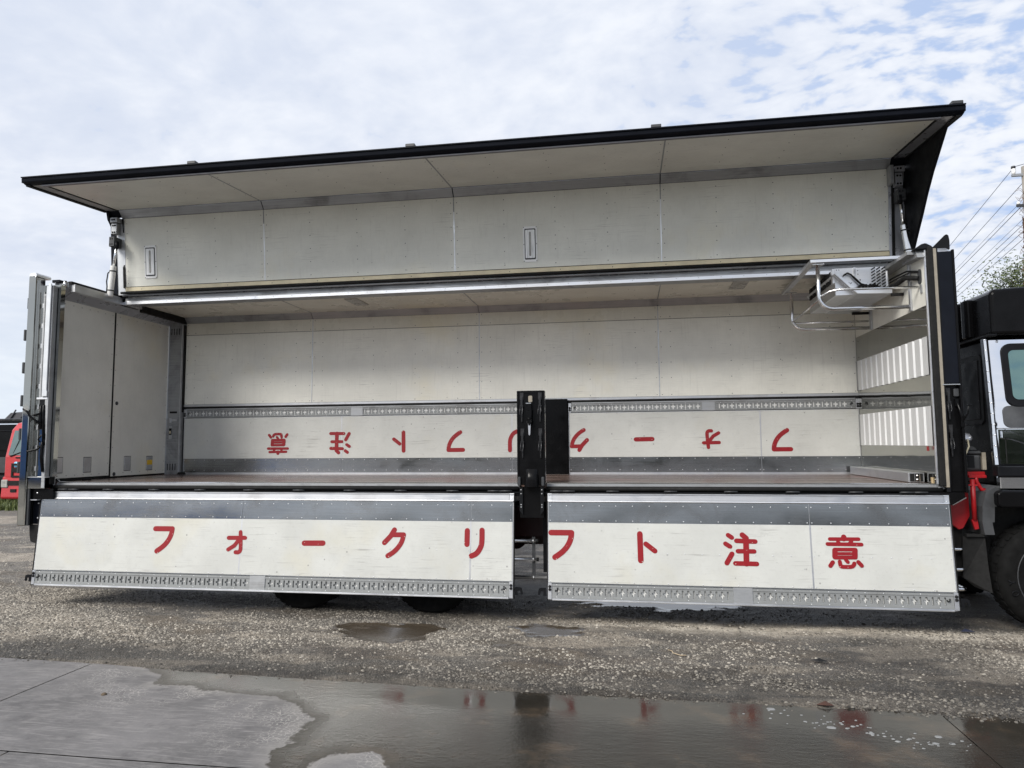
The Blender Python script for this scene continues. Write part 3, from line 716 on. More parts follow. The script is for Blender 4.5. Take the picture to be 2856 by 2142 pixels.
for x in (.036, .167, .625, 1.218, 1.797, 2.404, 2.999, 3.599, 4.184, 4.765, 5.217, 5.349, 5.887, 6.015, 6.472, 7.059, 7.654, 8.249, 8.839, 9.305, 9.428):
    if hproto is None: hproto = sub(hz_, 'gate_hinge', 'grey', bm_); o = hproto
    else: o = copy_of(hproto, 'gate_hinge', bm_)
    o.location = (x, 0, 0)
rv = MB()
for x in (-.30, -.05, 9.49, 9.53, 9.57, 9.62): rv.dome((x, -.0825, 1.335), .006, (0, -1, 0))
sub(rv, 'beam_bolts', 'alu_bright', bm_, kind='stuff')

# ---- far side: closed wing wall and ceiling
fw_ = MB().box(0, 9.6, 2.203, 2.245, 2.43, 3.72).build('far_wing', 'navy', truck, label='closed far half of the wing')
JX = [0, 2.058, 4.577, 7.073, 9.6]
rv = MB()
for a, b in zip(JX[:-1], JX[1:]):
    A_, B_ = a+.006, b-.006
    sub(MB().box(A_, B_, 2.1975, 2.2028, 2.468, 3.522), 'wall_panel', 'cream', fw_, bevel=.0015)
    sub(MB().box(A_, B_, 2.196, 2.2028, 3.528, 3.705), 'upper_panel', 'ceil', fw_, bevel=.0015)
    sub(MB().add([(A_, 2.194, 3.706), (B_, 2.194, 3.706), (B_, 2.118, 3.792), (A_, 2.118, 3.792), (A_, 2.204, 3.712), (B_, 2.204, 3.712), (B_, 2.13, 3.80), (A_, 2.13, 3.80)],
        [(0, 1, 2, 3), (4, 7, 6, 5), (0, 4, 5, 1), (3, 2, 6, 7), (0, 3, 7, 4), (1, 5, 6, 2)]), 'corner_strip', 'alu_dull', fw_)
    sub(MB().box(A_, B_, 1.197, 2.117, 3.790, 3.796), 'ceiling_panel', 'ceil', fw_, bevel=.0015)
    for k in range(4):
        x = a+(b-a)*(k+.5)/4 if k else a+.16
        for z in (2.49, 2.72, 2.93, 3.14, 3.35): rv.dome((x, 2.1974, z), .006, (0, -1, 0))
        rv.dome((x, 2.1958, 3.555), .006, (0, -1, 0)); rv.dome((x, 1.5, 3.7898), .006, (0, 0, -1)); rv.dome((x, 1.85, 3.7898), .006, (0, 0, -1))
    for x in (a+.035, b-.035):
        for z in (2.49, 2.72, 2.93, 3.14, 3.35, 3.555, 3.68): rv.dome((x, 2.197 if z < 3.53 else 2.1955, z), .0055, (0, -1, 0))
sub(rv, 'rivets', 'grey', fw_, kind='stuff')
for j in JX[1:-1]:
    sub(MB().box(j-.006, j+.006, 2.194, 2.2035, 2.47, 3.704), 'joint_strip', 'alu', fw_)
    sub(MB().box(j-.006, j+.006, 1.2, 2.116, 3.787, 3.795), 'ceiling_joint', 'alu_dull', fw_)
sub(MB().box(0, 9.6, 2.190, 2.2026, 2.432, 2.466), 'lower_rail', 'alu', fw_, bevel=.002)
sub(MB().box(0, 9.6, 2.196, 2.2026, 2.398, 2.428), 'wing_seal', 'rubber', fw_)
def flat_lamp(x0, x1, y0, y1):
    m_ = MB().prism(rrect(x0, x1, y0, y1, .02), 3.780, 3.7895, 'z'); o = sub(m_, 'ceiling_lamp', 'alu_dull', fw_)
sub(MB().prism(rrect(2.92, 3.11, 1.28, 1.72, .02), 3.780, 3.7895, 'z'), 'ceiling_lamp', 'lensdim', fw_, bevel=.003)
sub(MB().prism(rrect(7.94, 8.13, 1.22, 1.66, .02), 3.780, 3.7895, 'z'), 'ceiling_lamp', 'lensdim', fw_, bevel=.003)
sub(MB().box(-.25, 9.66, 1.2, 2.245, 3.80, 3.86), 'roof_skin', 'navy', fw_)
sub(MB().prism([(2.2035, 3.70), (2.245, 3.70), (2.245, 3.80), (2.128, 3.80), (2.2035, 3.715)], -.25, 9.66, 'x'), 'corner_skin', 'alu_dull', fw_)
# far middle post
MB().box(5.512, 5.822, 2.155, 2.24, F, 2.452).build('far_middle_post', 'black', truck, bevel=.006)

# ---- roof centre beam
cbm = MB().box(-.2, 9.6, .86, 1.197, 3.778, 3.84).build('centre_beam', 'alu_dull', truck)
sub(MB().box(.02, 9.58, .850, .8595, 3.742, 3.782), 'beam_flange', 'alu_bright', cbm, bevel=.001)
sub(MB().prism([(.858, 3.783), (.862, 3.783), (.905, 3.905), (.90, 3.905)], .02, 9.58, 'x'), 'beam_face', 'lilac', cbm)
sub(MB().prism([(.87, 3.90), (.87, 3.87), (1.3, 3.86), (1.3, 3.92), (.92, 3.93)], -.2, 9.75, 'x'), 'beam_cap', 'blackm', cbm)
rv = MB(); x = .1
while x < 9.5: rv.dome((x, .8498, 3.768), .006, (0, -1, 0)); x += .255
sub(rv, 'rivets', 'alu', cbm, kind='stuff')
hp = None
for x in (.30, 1.92, 3.72, 5.58, 7.45, 9.2):
    if hp is None:
        hp = sub(MB().box(-.09, .09, .862, .90, 3.872, 3.915).tube([(-.085, .858, 3.892), (-.03, .858, 3.892)], .013, 8).tube([(-.02, .858, 3.892), (.03, .858, 3.892)], .013, 8).tube([(.04, .858, 3.892), (.085, .858, 3.892)], .013, 8), 'wing_hinge', 'blackm', cbm); o = hp
    else: o = copy_of(hp, 'wing_hinge', cbm)
    o.location = (x, 0, 0)

# ---- near wing, raised: half roof upright, side panel overhanging
def lerp(a, b, t): return a+(b-a)*t
RB, RT = (.7844, 3.9545), (.6956, 4.8758)        # inner face of the half roof, bottom and top (Y, Z)
ST, SE = (.6238, 4.963), (-.575, 4.8705)         # inner face of the side panel, root and tip
def slabpoly(mb, a0, a1, P, Q, t0, t1):
    """plate between points P, Q of the cross-section, with offset t0..t1 away from the inside"""
    d = Vector((Q[0]-P[0], Q[1]-P[1])).normalized(); n = Vector((-d.y, d.x))
    if n.y < 0 and abs(n.y) > abs(n.x): n = -n
    if abs(n.x) >= abs(n.y) and n.x < 0: n = -n
    pr = [(P[0]+n.x*t0, P[1]+n.y*t0), (Q[0]+n.x*t0, Q[1]+n.y*t0), (Q[0]+n.x*t1, Q[1]+n.y*t1), (P[0]+n.x*t1, P[1]+n.y*t1)]
    return mb.prism(pr, a0, a1, 'x')
def on(P, Q, t): return (lerp(P[0], Q[0], t), lerp(P[1], Q[1], t))
wing = slabpoly(MB(), -.16, 9.74, (.79, 3.90), RT, .022, .07).build('near_wing', 'navy', truck, label='raised near half of the wing')
sub(slabpoly(MB(), -.19, 9.78, RT, ST, .03, .09), 'corner_skin', 'navy', wing)
sub(slabpoly(MB(), -.23, 9.80, ST, on(ST, SE, 1.045), .025, .07), 'side_skin', 'navy', wing)
sub(slabpoly(MB(), .05, 9.56, (.787, 3.905), (.690, 4.95), .006, .0215), 'roof_backing', 'grey', wing)
sub(slabpoly(MB(), .0, 9.60, ST, on(ST, SE, 1.0), .006, .0245), 'side_backing', 'grey', wing)
rv = MB()
for i, (a, b) in enumerate(zip(JX[:-1], JX[1:])):
    A_, B_ = (a+.006 if i else .062), (b-.006 if i < 3 else 9.566)
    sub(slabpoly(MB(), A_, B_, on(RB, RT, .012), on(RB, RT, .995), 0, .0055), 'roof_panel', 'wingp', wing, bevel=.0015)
    A2, B2 = (a+.006 if i else .03), (b-.006 if i < 3 else 9.58)
    sub(slabpoly(MB(), A2, B2, RT, ST, .0, .006), 'corner_strip', 'alu_dull', wing)
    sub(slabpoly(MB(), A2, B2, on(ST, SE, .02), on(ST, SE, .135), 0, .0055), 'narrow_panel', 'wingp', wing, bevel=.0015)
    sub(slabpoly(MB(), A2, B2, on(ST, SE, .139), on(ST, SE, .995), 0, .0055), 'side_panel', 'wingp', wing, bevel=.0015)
    for k in range(3 if i else 2):
        x = a+(b-a)*(k+1)/(4 if i else 3)
        for t in (.06, .24, .42, .60, .78, .92): q = on(RB, RT, t); rv.dome((x, q[0]-.0005, q[1]), .006, (0, -1, -.05))
        for t in (.25, .45, .65, .85): q = on(ST, SE, t); rv.dome((x, q[0], q[1]-.0005), .006, (0, 0, -1))
    for x in (A_+.032, B_-.032):
        for t in (.06, .24, .42, .60, .78, .92): q = on(RB, RT, t); rv.dome((x, q[0]-.0005, q[1]), .0055, (0, -1, -.05))
        for t in (.25, .45, .65, .85): q = on(ST, SE, t); rv.dome((x, q[0], q[1]-.0005), .0055, (0, 0, -1))
sub(rv, 'rivets', 'grey', wing, kind='stuff')
for j in JX[1:-1]:
    sub(slabpoly(MB(), j-.006, j+.006, on(RB, RT, .012), on(RB, RT, .80), -.003, .005), 'joint_strip', 'alu_bright', wing)
    sub(slabpoly(MB(), j-.006, j+.006, on(RB, RT, .80), on(RB, RT, .995), -.002, .005), 'joint_strip', 'alu_dull', wing)
    sub(slabpoly(MB(), j-.007, j+.007, on(ST, SE, .02), on(ST, SE, .995), -.003, .005), 'joint_strip', 'alu_dull', wing)
sub(MB().prism([(.772, 3.905), (.772, 3.948), (.778, 3.956), (.80, 3.956), (.80, 3.905)], .06, 9.566, 'x'), 'beige_strip', 'beige', wing)
rv = MB(); x = .3
while x < 9.5: rv.dome((x, .7715, 3.925), .006, (0, -1, 0)); x += .62
sub(rv, 'strip_screws', 'grey', wing, kind='stuff')
sub(MB().prism([( .766+.016*math.cos(math.radians(a)), 3.882+.016*math.sin(math.radians(a))) for a in range(0, 360, 30)], .0, 9.6, 'x', True), 'hinge_seal', 'rubber', wing)
sub(MB().prism([(.80+.014*math.cos(math.radians(a)), 3.856+.014*math.sin(math.radians(a))) for a in range(0, 360, 30)], .0, 9.6, 'x', True), 'hinge_tube', 'alu_dull', wing)
# dark edge beam at the tip of the overhang
tip = [( -.575, 4.868), (-.605, 4.876), (-.645, 4.893), (-.655, 4.930), (-.640, 4.957), (-.575, 4.954)]
sub(MB().prism(tip, -.215, 9.795, 'x'), 'edge_beam', 'navy', wing, bevel=.005)
sub(MB().box(-.21, 9.79, -.668, -.64, 4.937, 4.948), 'drip_rail', 'navy', wing)
sub(MB().prism([(-.548, 4.856), (-.592, 4.853), (-.592, 4.866), (-.548, 4.869)], .0, 9.6, 'x'), 'edge_trim', simple('grey_edge_trim', (.16, .16, .175), .5), wing)
cp = None
for x in (1.94, 4.45, 6.98, 9.72):
    if cp is None: cp = sub(MB().box(-.05, .05, -.665, -.60, 4.950, 4.982), 'edge_clip', 'grey', wing, bevel=.004); o = cp
    else: o = copy_of(cp, 'edge_clip', wing)
    o.location = (x, 0, 0)
# frame strips across the ends of the overhang
for a, b in ((-.2, .028), (9.582, 9.78)):
    sub(slabpoly(MB(), a, b, on(ST, SE, -.02), on(ST, SE, 1.0), .004, .0247), 'end_frame', 'lilac' if a > 5 else 'alu_dull', wing)
    sub(slabpoly(MB(), a if a < 0 else b-.05, a+.05 if a < 0 else b, on(ST, SE, -.02), on(ST, SE, 1.02), -.012, .003), 'end_seal', 'rubber', wing)
    sub(slabpoly(MB(), (.028-.02) if a < 0 else 9.582, .028 if a < 0 else 9.60, on(ST, SE, 0), on(ST, SE, .99), -.007, .003), 'end_seal', 'rubber', wing)
# upright frames beside the half roof
sub(slabpoly(MB(), 9.568, 9.572, RB, on(RB, RT, .96), -.004, .006), 'panel_edge', 'alu_bright', wing)
sub(slabpoly(MB(), .056, .060, RB, on(RB, RT, .99), -.004, .006), 'panel_edge', 'alu_bright', wing)
sub(slabpoly(MB(), 9.575, 9.735, (.787, 3.86), RT, .010, .0218), 'end_upright', 'lilac', wing)
sub(slabpoly(MB(), -.08, .052, (.787, 3.86), RT, .010, .0218), 'end_upright', 'bluewhite', wing)
sub(slabpoly(MB(), -.15, -.07, (.775, 3.86), RT, .006, .0217), 'end_upright', 'navy', wing)
sub(slabpoly(MB(), .028, .054, (.787, 4.32), RT, -.004, .009).prism([(.77, 3.95), (.79, 3.95), (.765, 4.27), (.745, 4.22)], .028, .054, 'x'), 'seal_strip', 'rubber', wing)
sub(slabpoly(MB(), 9.60, 9.63, (.787, 3.9), RT, -.002, .009), 'seal_strip', 'rubber', wing)
# front gusset that closes the wing against the bulkhead
sub(MB().prism([(-.36, 4.90), (.03, 4.565), (.20, 4.39), (.345, 4.217), (.48, 4.07), (.60, 3.93), (.90, 3.93), (.86, 4.98), (-.36, 4.955)], 9.742, 9.772, 'x'), 'front_gusset', 'blackm', wing, bevel=.004)
sub(MB().prism([(.62, 5.0), (.66, 4.86), (.80, 4.70), (.86, 4.98)], -.165, -.135, 'x'), 'rear_gusset', 'navy', wing)
# lamps in the half roof
for x0, x1, z0, z1 in ((.345, .523, 4.062, 4.497), (5.432, 5.606, 4.032, 4.462)):
    def wq(z): t = (z-RB[1])/(RT[1]-RB[1]); return on(RB, RT, t)[0]
    Y0 = wq(z0); sh = (wq(z1)-wq(z0))/(z1-z0)
    def plate(mb, outl, ya, yb):
        n = len(outl)
        vs = [(x, Y0+sh*(z-z0)+ya, z) for x, z in outl]+[(x, Y0+sh*(z-z0)+yb, z) for x, z in outl]
        mb.add(vs, [tuple(range(n)), tuple(range(2*n-1, n-1, -1))]+[(i, (i+1) % n, n+(i+1) % n, n+i) for i in range(n)]); return mb
    lp = sub(plate(MB(), rrect(x0, x1, z0, z1, .022), -.010, .001), 'wing_lamp', 'insul', wing, bevel=.002)
    # third level ends here: bezel, lens and screws stay parts of the wing
    sub(plate(MB(), rrect(x0+.020, x1-.020, z0+.03, z1-.03, .012), -.014, -.0095), 'lamp_bezel', 'grey', wing)
    sub(plate(MB(), rrect(x0+.030, x1-.030, z0+.045, z1-.045, .01), -.019, -.0135), 'lamp_lens', 'lens', wing)
    sub(plate(MB(), rrect((x0+x1)/2-.012, (x0+x1)/2+.012, z0+.07, z1-.07, .01), -.022, -.0185), 'lamp_tube', 'lensdim', wing)
    rv = MB()
    for px_ in (x0+.01, x1-.01):
        for pz in (z0+.012, (z0+z1)/2, z1-.012): rv.dome((px_, Y0+sh*(pz-z0)-.010, pz), .006, (0, -1, 0))
    for pz in (z0+.033, z1-.033): rv.dome(((x0+x1)/2, Y0+sh*(pz-z0)-.014, pz), .006, (0, -1, 0))
    sub(rv, 'lamp_screws', 'grey', wing, kind='stuff')
# cylinder brackets on the wing
def bracket(x0, x1, d, mat):
    sub(MB().box(x0, x1, .60, .70, 4.80, 4.865), 'hinge_block', mat, wing, bevel=.004)
    sub(MB().box(x0+.005, x1-.02, .62, .70, 4.65, 4.79), 'bolt_plate', mat, wing, bevel=.003)
    sub(MB().box(x0+.012, x1-.012, .58, .72, 4.47, 4.60), 'cylinder_bracket', 'grey', wing, bevel=.004)
    rv = MB()
    for px_ in (x0+.03, x1-.045):
        for pz in (4.67, 4.76): rv.dome((px_, .62, pz), .013, (0, -1, 0), .8)
        rv.dome((px_, .60, 4.835), .013, (0, -1, 0), .8)
        for pz in (4.50, 4.57): rv.dome((px_, .58, pz), .009, (0, -1, 0), .8)
    sub(rv, 'bracket_bolts', 'blackm', wing, kind='stuff')
bracket(-.075, .03, -1, 'alu_dull'); bracket(9.605, 9.71, 1, 'lilac')
sub(MB().box(9.545, 9.585, .57, .68, 4.66, 4.87), 'corner_bracket', 'alu_dull', wing, bevel=.004)
# lifting cylinders (own parts of the truck)
def cylinder(top, mid, bot):
    top, mid, bot = Vector(top), Vector(mid), Vector(bot); d = (bot-mid).normalized()
    c_ = MB().tube([mid, mid+d*.012, mid+d*.02, bot-d*.02, bot], .036, 14).build('lift_cylinder', 'tube' if top.x > 5 else 'white', truck)
    sub_w(MB().tube([mid+Vector((0, 0, .004)), top], .017, 10), 'piston_rod', 'chrome', c_)
    sub_w(MB().tube([top-Vector((0, 0, .06)), top+Vector((0, 0, .03))], .026, 8), 'rod_eye', 'blackm', c_)
    sub_w(MB().tube([mid+d*.06, mid+d*.075], .041, 12).tube([bot-d*.09, bot-d*.075], .041, 12), 'clamp', 'grey', c_)
    e = -1 if top.x < 5 else 1
    sub_w(MB().tube([mid+d*.065+Vector((e*.04, 0, 0)), mid+d*.09+Vector((e*.07, 0, 0)), mid+d*.2+Vector((e*.075, 0, 0)), bot-d*.14+Vector((e*.06, 0, 0)), bot+Vector((e*.07, .02, 0))], .008, 6), 'hose', 'rubber', c_)
def sub_w(mb, name, mat, parent):
    o = mb.build(name, mat, None); o.parent = parent; return o
cylinder((.045, .60, 4.50), (.005, .60, 4.205), (-.03, .60, 3.80))
cylinder((9.640, .60, 4.50), (9.662, .60, 4.20), (9.70, .60, 3.83))
sub(MB().tube([(9.70, .66, 4.85), (9.715, .67, 4.4), (9.715, .68, 3.9)], .008, 6).tube([(-.10, .66, 4.90), (-.06, .63, 4.80), (-.055, .64, 4.70)], .006, 6), 'hose', 'rubber', wing)

# ---- rear frame and rear doors
rf = MB().box(-.475, -.375, -.21, -.06, .92, 3.90).build('rear_frame', 'mirror', truck, bevel=.012, seg=2)
sub(MB().prism([(-.475, 3.9), (-.375, 3.9), (-.375, 3.925), (-.39, 3.945), (-.46, 3.945), (-.475, 3.925)], -.205, .02, 'y'), 'frame_cap', 'alu_bright', rf, bevel=.004)
sub(MB().box(-.374, -.10, -.125, -.06, 1.49, 3.80), 'post_recess', 'mirror', rf)
sub(MB().box(-.320, -.314, -.137, -.1255, 1.50, 3.72), 'piano_hinge', 'alu_dull', rf)
sub(MB().box(-.374, -.352, -.165, -.1255, 1.49, 3.86), 'frame_rib', 'tube', rf)
hl = MB()
for z in np.arange(1.56, 3.7, .245): hl.box(-.327, -.316, -.145, -.1375, z, z+.055)
sub(hl, 'hinge_knuckles', 'alu_bright', rf, kind='stuff')
sub(MB().box(-.278, -.222, -.185, -.1255, 2.43, 3.68), 'inner_flange', 'beige', rf).data.materials[0] = MT['alu_dull']
sub(MB().box(-.252, -.248, -.188, -.1855, 2.44, 3.66), 'flange_joint', 'rubber', rf)
sub(MB().prism([(-.217, 2.44), (-.150, 2.44), (-.150, 2.50), (-.158, 2.51), (-.158, 3.80), (-.195, 3.80), (-.195, 3.77), (-.217, 3.77)], -.215, -.200, 'y'), 'seal_bar', 'bluewhite', rf, bevel=.002)
sub(MB().box(-.30, -.15, -.20, -.1255, 2.405, 2.43), 'ledge', 'alu_bright', rf, bevel=.003)
sub(MB().prism([(-.38, 1.352), (-.142, 1.352), (-.142, 1.482), (-.335, 1.482), (-.38, 1.45)], -.19, -.06, 'y'), 'sill_corner', 'mirror', rf, bevel=.003)
sub(MB().box(-.374, -.135, -.192, -.1255, 1.484, 1.490), 'sill_trim', 'alu_bright', rf)
sub(MB().box(-.374, -.09, -.09, -.05, .93, 1.222), 'lower_skirt', 'navy', rf, bevel=.004)
sub(MB().box(-.374, -.345, -.185, -.1605, .92, 1.352), 'skirt_rib', 'grey', rf, bevel=.003)
sub(MB().box(-.376, -.25, -.172, -.0905, 1.216, 1.226), 'skirt_trim', 'alu_bright', rf)
rv = MB()
for p_ in ((-.30, 1.175), (-.305, 1.0), (-.27, 1.30)): rv.dome((p_[0], -.0905 if p_[1] < 1.25 else -.1505, p_[1]), .011, (0, -1, 0))
sub(rv, 'skirt_bolts', 'alu_bright', rf, kind='stuff')
sub(MB().box(-.187, -.142, -.195, -.03, 1.36, 3.78), 'jamb', 'alu_dull', rf, bevel=.003)
sub(MB().box(-.1415, -.136, -.13, -.05, 1.40, 3.76), 'jamb_seal', 'rubber', rf)
sub(MB().prism([(-.385, .925), (-.15, .925), (-.15, .74), (-.19, .715), (-.24, .74), (-.30, .712), (-.36, .73), (-.375, .80)], -.12, -.085, 'y'), 'mud_rubber', 'rubber', rf)
sub(MB().box(-.20, -.165, -.125, -.08, .70, .93), 'stay', 'grey', rf)
# latch gear on the rear post
def rlatch(z):
    m_ = MB().box(-.265, -.205, -.175, -.126, z+.18, z+.29).tube([(-.235, -.19, z+.25), (-.235, -.20, z+.05), (-.215, -.20, z-.03)], .022, 8)
    m_.tube([(-.195, -.195, z+.26), (-.19, -.20, z+.1), (-.175, -.20, z-.14)], .018, 8).tube([(-.225, -.21, z+.16), (-.285, -.235, z+.135), (-.30, -.235, z+.145)], .013, 6)
    m_.tube([(-.205, -.21, z+.02), (-.25, -.24, z+.07), (-.325, -.25, z+.12), (-.355, -.255, z+.175), (-.415, -.26, z+.215)], .014, 6).box(-.235, -.165, -.20, -.126, z-.005, z+.03)
    return m_
sub(rlatch(2.08), 'rear_latch', 'black', rf, bevel=.004)
sub(MB().box(-.262, -.175, -.19, -.126, 2.29, 2.40), 'latch_box', 'blackm', rf, bevel=.006)
sub(MB().box(-.20, -.155, -.20, -.126, 1.86, 2.0).tube([(-.19, -.21, 1.86), (-.23, -.23, 1.815), (-.33, -.25, 1.79), (-.345, -.25, 1.80)], .013, 6).tube([(-.18, -.21, 1.9), (-.185, -.21, 1.72), (-.165, -.2, 1.55)], .018, 8)
    .tube([(-.19, -.22, 1.98), (-.225, -.225, 1.93), (-.20, -.22, 1.90)], .010, 6), 'lower_latch', 'black', rf, bevel=.003)
# marker lamps down the corner
mk = None
for z in (3.59, 3.20, 2.80, 2.40, 2.00, 1.60):
    if mk is None:
        mk = sub(MB().prism(rrect(-.030, .0, -.068, .068, .008), -.125, -.075, 'y').box(.0, .055, -.11, -.085, .055, .068).box(.0, .055, -.11, -.085, -.068, -.055), 'side_marker', 'grey', rf, bevel=.006); o = mk
        mg = MB().box(-.0325, -.031, -.12, -.08, -.055, .055)
    else: o = copy_of(mk, 'side_marker', rf)
    o.location = (-.535-(.03 if z < 3.4 else 0), 0, z)
# header across the rear
sub(MB().prism([(-.06, 3.665), (-.06, 3.85), (2.2, 3.85), (2.2, 3.665)][::1], -.251, -.245, 'x'), 'header_back', 'alu_dull', rf)
sub(MB().box(-.245, -.10, -.02, 2.20, 3.79, 3.85), 'header_beam', 'alu_dull', rf, bevel=.004)
sub(MB().add([(-.245, -.02, 3.67), (-.245, 2.2, 3.67), (-.10, 2.2, 3.79), (-.10, -.02, 3.79), (-.245, -.02, 3.79), (-.245, 2.2, 3.79)], [(0, 1, 2, 3), (3, 2, 5, 4), (0, 3, 4), (1, 5, 2), (0, 4, 5, 1)]), 'header_slope', 'lilac', rf)
sub(MB().box(-.10, -.04, .02, 2.2, 3.74, 3.835), 'header_rail', 'alu', rf, bevel=.003)
sub(MB().box(-.0395, .01, 1.19, 2.2, 3.70, 3.80), 'header_fill', 'rubber', rf)
sub(MB().box(-.12, -.07, .0, 1.3, 3.838, 3.87), 'header_seal', 'rubber', rf)
sub(MB().box(-.30, -.2, -.05, 2.25, 3.852, 3.885), 'roof_edge', 'navy', rf)
sub(MB().lathe([(.0005, 3.79), (.022, 3.79), (.022, 3.87), (.0005, 3.87)], (-.135, -.03, 0), 'z', 14), 'header_pin', 'tube', rf)
sub(MB().box(-.10, .0, .86, 1.2, 3.74, 3.84), 'beam_end', 'lilac', rf, bevel=.004)
# far corner post
sub(MB().box(-.245, -.015, 2.15, 2.24, F, 3.80), 'far_corner_post', 'alu_dull', rf, bevel=.003)
sub(MB().box(-.03, -.018, 2.13, 2.20, F, 3.68).box(-.246, -.238, 2.135, 2.15, F, 3.67), 'post_edge', 'alu', rf)
sub(MB().box(-.015, .0, 2.16, 2.22, 2.35, 3.68), 'post_seal', 'rubber', rf)
for z0 in (3.50, 1.45):
    sub(MB().box(-.225, -.05, 2.143, 2.1495, z0, z0+.16), 'slot_plate', 'alu_dull', rf, bevel=.002)
    m_ = MB()
    for k in range(4): m_.prism(rrect(-.205+.042*k-.006, -.205+.042*k+.006, z0+.03, z0+.13, .005, 2), 2.1405, 2.1432, 'y')
    sub(m_, 'post_slots', 'rubber', rf)
sub(MB().box(-.20, -.08, 2.146, 2.1495, 2.335, 2.365), 'dark_plate', 'rubber', rf)
sub(MB().box(-.205, -.165, 2.135, 2.1495, 2.19, 2.26).box(-.165, -.08, 2.142, 2.1495, 2.215, 2.245), 'post_catch', 'alu', rf, bevel=.003)
sub(MB().box(-.20, -.15, 2.142, 2.1495, 1.95, 2.14), 'switch_plate', 'tan', rf).data.materials[0] = MT['alu']
sub(MB().box(-.195, -.155, 2.136, 2.1425, 2.01, 2.11), 'switch_well', 'rubber', rf)
sub(MB().box(-.185, -.165, 2.130, 2.1365, 2.03, 2.07), 'switch_toggle', 'beige', rf)
# two rear doors, shut
for a, b, first in ((.035, .985, True), (1.005, 2.145, False)):
    d_ = MB().box(-.30, -.252, a, b, 1.455 if first else 1.44, 3.668).build('rear_door', 'door', truck, bevel=.003)
    rv = MB()
    for y in np.linspace(a+.08, b-.04, 7):
        for z in (1.485, 3.62): rv.dome((-.2515, y, z), .006, (1, 0, 0))
    for z in np.arange(1.62, 3.6, .21):
        for y in (a+.03, b-.03): rv.dome((-.2515, y, z), .0055, (1, 0, 0))
    sub(rv, 'rivets', 'grey', d_, kind='stuff')
    for (y0, y1, z0, z1) in (((.063, .187, 1.524, 1.71), (.530, .657, 1.517, 1.704)) if first else ((1.27, 1.397, 1.512, 1.702), (1.729, 1.854, 1.504, 1.696))):
        sub(MB().box(-.2518, -.248, y0, y1, z0, z1), 'vent_cover', 'alu', d_, bevel=.002)
        sub(MB().box(-.2517, -.2500, y0-.004, y1+.004, z0-.006, z1+.006), 'cover_seal', 'rubber', d_)
    if not first:
        sub(MB().box(-.2478, -.2468, 1.735, 1.85, 1.575, 1.645), 'warning_sticker', 'sticker', d_)
        for zz_, yy_ in ((2.43, 1.08), (1.47, 1.08)): sub(MB().lathe([(.026, -.2515), (.026, -.246), (.012, -.244), (.0005, -.2445)], (0, yy_, zz_), 'x', 12), 'bolt_cap', 'grey', d_)
sub(MB().box(-.2535, -.246, .984, 1.006, 1.44, 3.668), 'door_gap_seal', 'rubber', rf)
sub(MB().box(-.29, -.22, -.05, .034, 1.40, 3.79), 'door_post', 'alu_dull', rf)
sub(MB().box(-.292, -.256, .035, 2.2, 1.36, 1.47), 'door_sill', 'rubber', rf)

# ---- front wall
fwl = MB().box(9.603, 9.66, -.06, 2.24, F-.05, 3.75).build('front_wall', 'alu_dull', truck)
sub(MB().box(9.596, 9.6029, -.055, 2.195, 3.186, 3.74), 'upper_panel', 'cream', fwl)
sub(MB().box(9.594, 9.6029, -.055, 2.195, 2.872, 3.183), 'steel_panel', 'mirror', fwl)
sub(MB().box(9.594, 9.6029, -.055, 2.195, 2.182, 2.490), 'steel_panel', 'mirror', fwl)
sub(MB().box(9.594, 9.6029, -.055, 2.195, F, 1.790), 'steel_panel', 'mirror', fwl)
def corrug(z0, z1):
    m_ = MB(); y = -.055; prof = []
    while y < 2.17:
        prof += [(y, 9.578), (y+.128, 9.578), (y+.136, 9.602), (y+.178, 9.602)]; y += .186
    pts = [(a_, min(b_, 2.195)) for b_, a_ in prof]
    n = len(pts)
    for i in range(n-1): m_.quad((pts[i][0], pts[i][1], z0), (pts[i+1][0], pts[i+1][1], z0), (pts[i+1][0], pts[i+1][1], z1), (pts[i][0], pts[i][1], z1))
    sub(m_, 'corrugated_panel', 'corr', fwl, recalc=False)
corrug(2.491, 2.871); corrug(1.791, 2.181)
sub(MB().box(9.583, 9.594, 2.13, 2.195, 2.491, 2.871).box(9.583, 9.594, 2.13, 2.195, 1.791, 2.181), 'corner_angle', 'alu_dull', fwl)
sub(MB().box(9.586, 9.601, -.085, -.056, F, 3.74), 'edge_angle', 'alu_bright', fwl, bevel=.002)
sub(MB().box(9.5915, 9.5955, .085, .135, 1.74, 1.785), 'red_reflector', 'redlift', fwl)
sub(MB().box(9.575, 9.5955, .29, .34, 3.19, 3.72).box(9.575, 9.5955, 1.52, 1.58, 3.19, 3.72), 'wall_angle', 'alu', fwl, bevel=.002)
sub(MB().box(9.45, 9.594, -.03, 2.1, 3.705, 3.74).prism([(-.09, 3.66), (-.05, 3.74), (.34, 3.74), (.30, 3.68)], 9.52, 9.60, 'x'), 'top_angle', 'alu_dull', fwl)
sub(MB().prism(rrect(.03, .115, 3.42, 3.575, .04), 9.588, 9.5958, 'x'), 'pipe_grommet', 'grey', fwl)
sub(MB().box(9.586, 9.5958, .025, .065, 3.325, 3.41), 'bracket_plate', 'alu_dull', fwl)

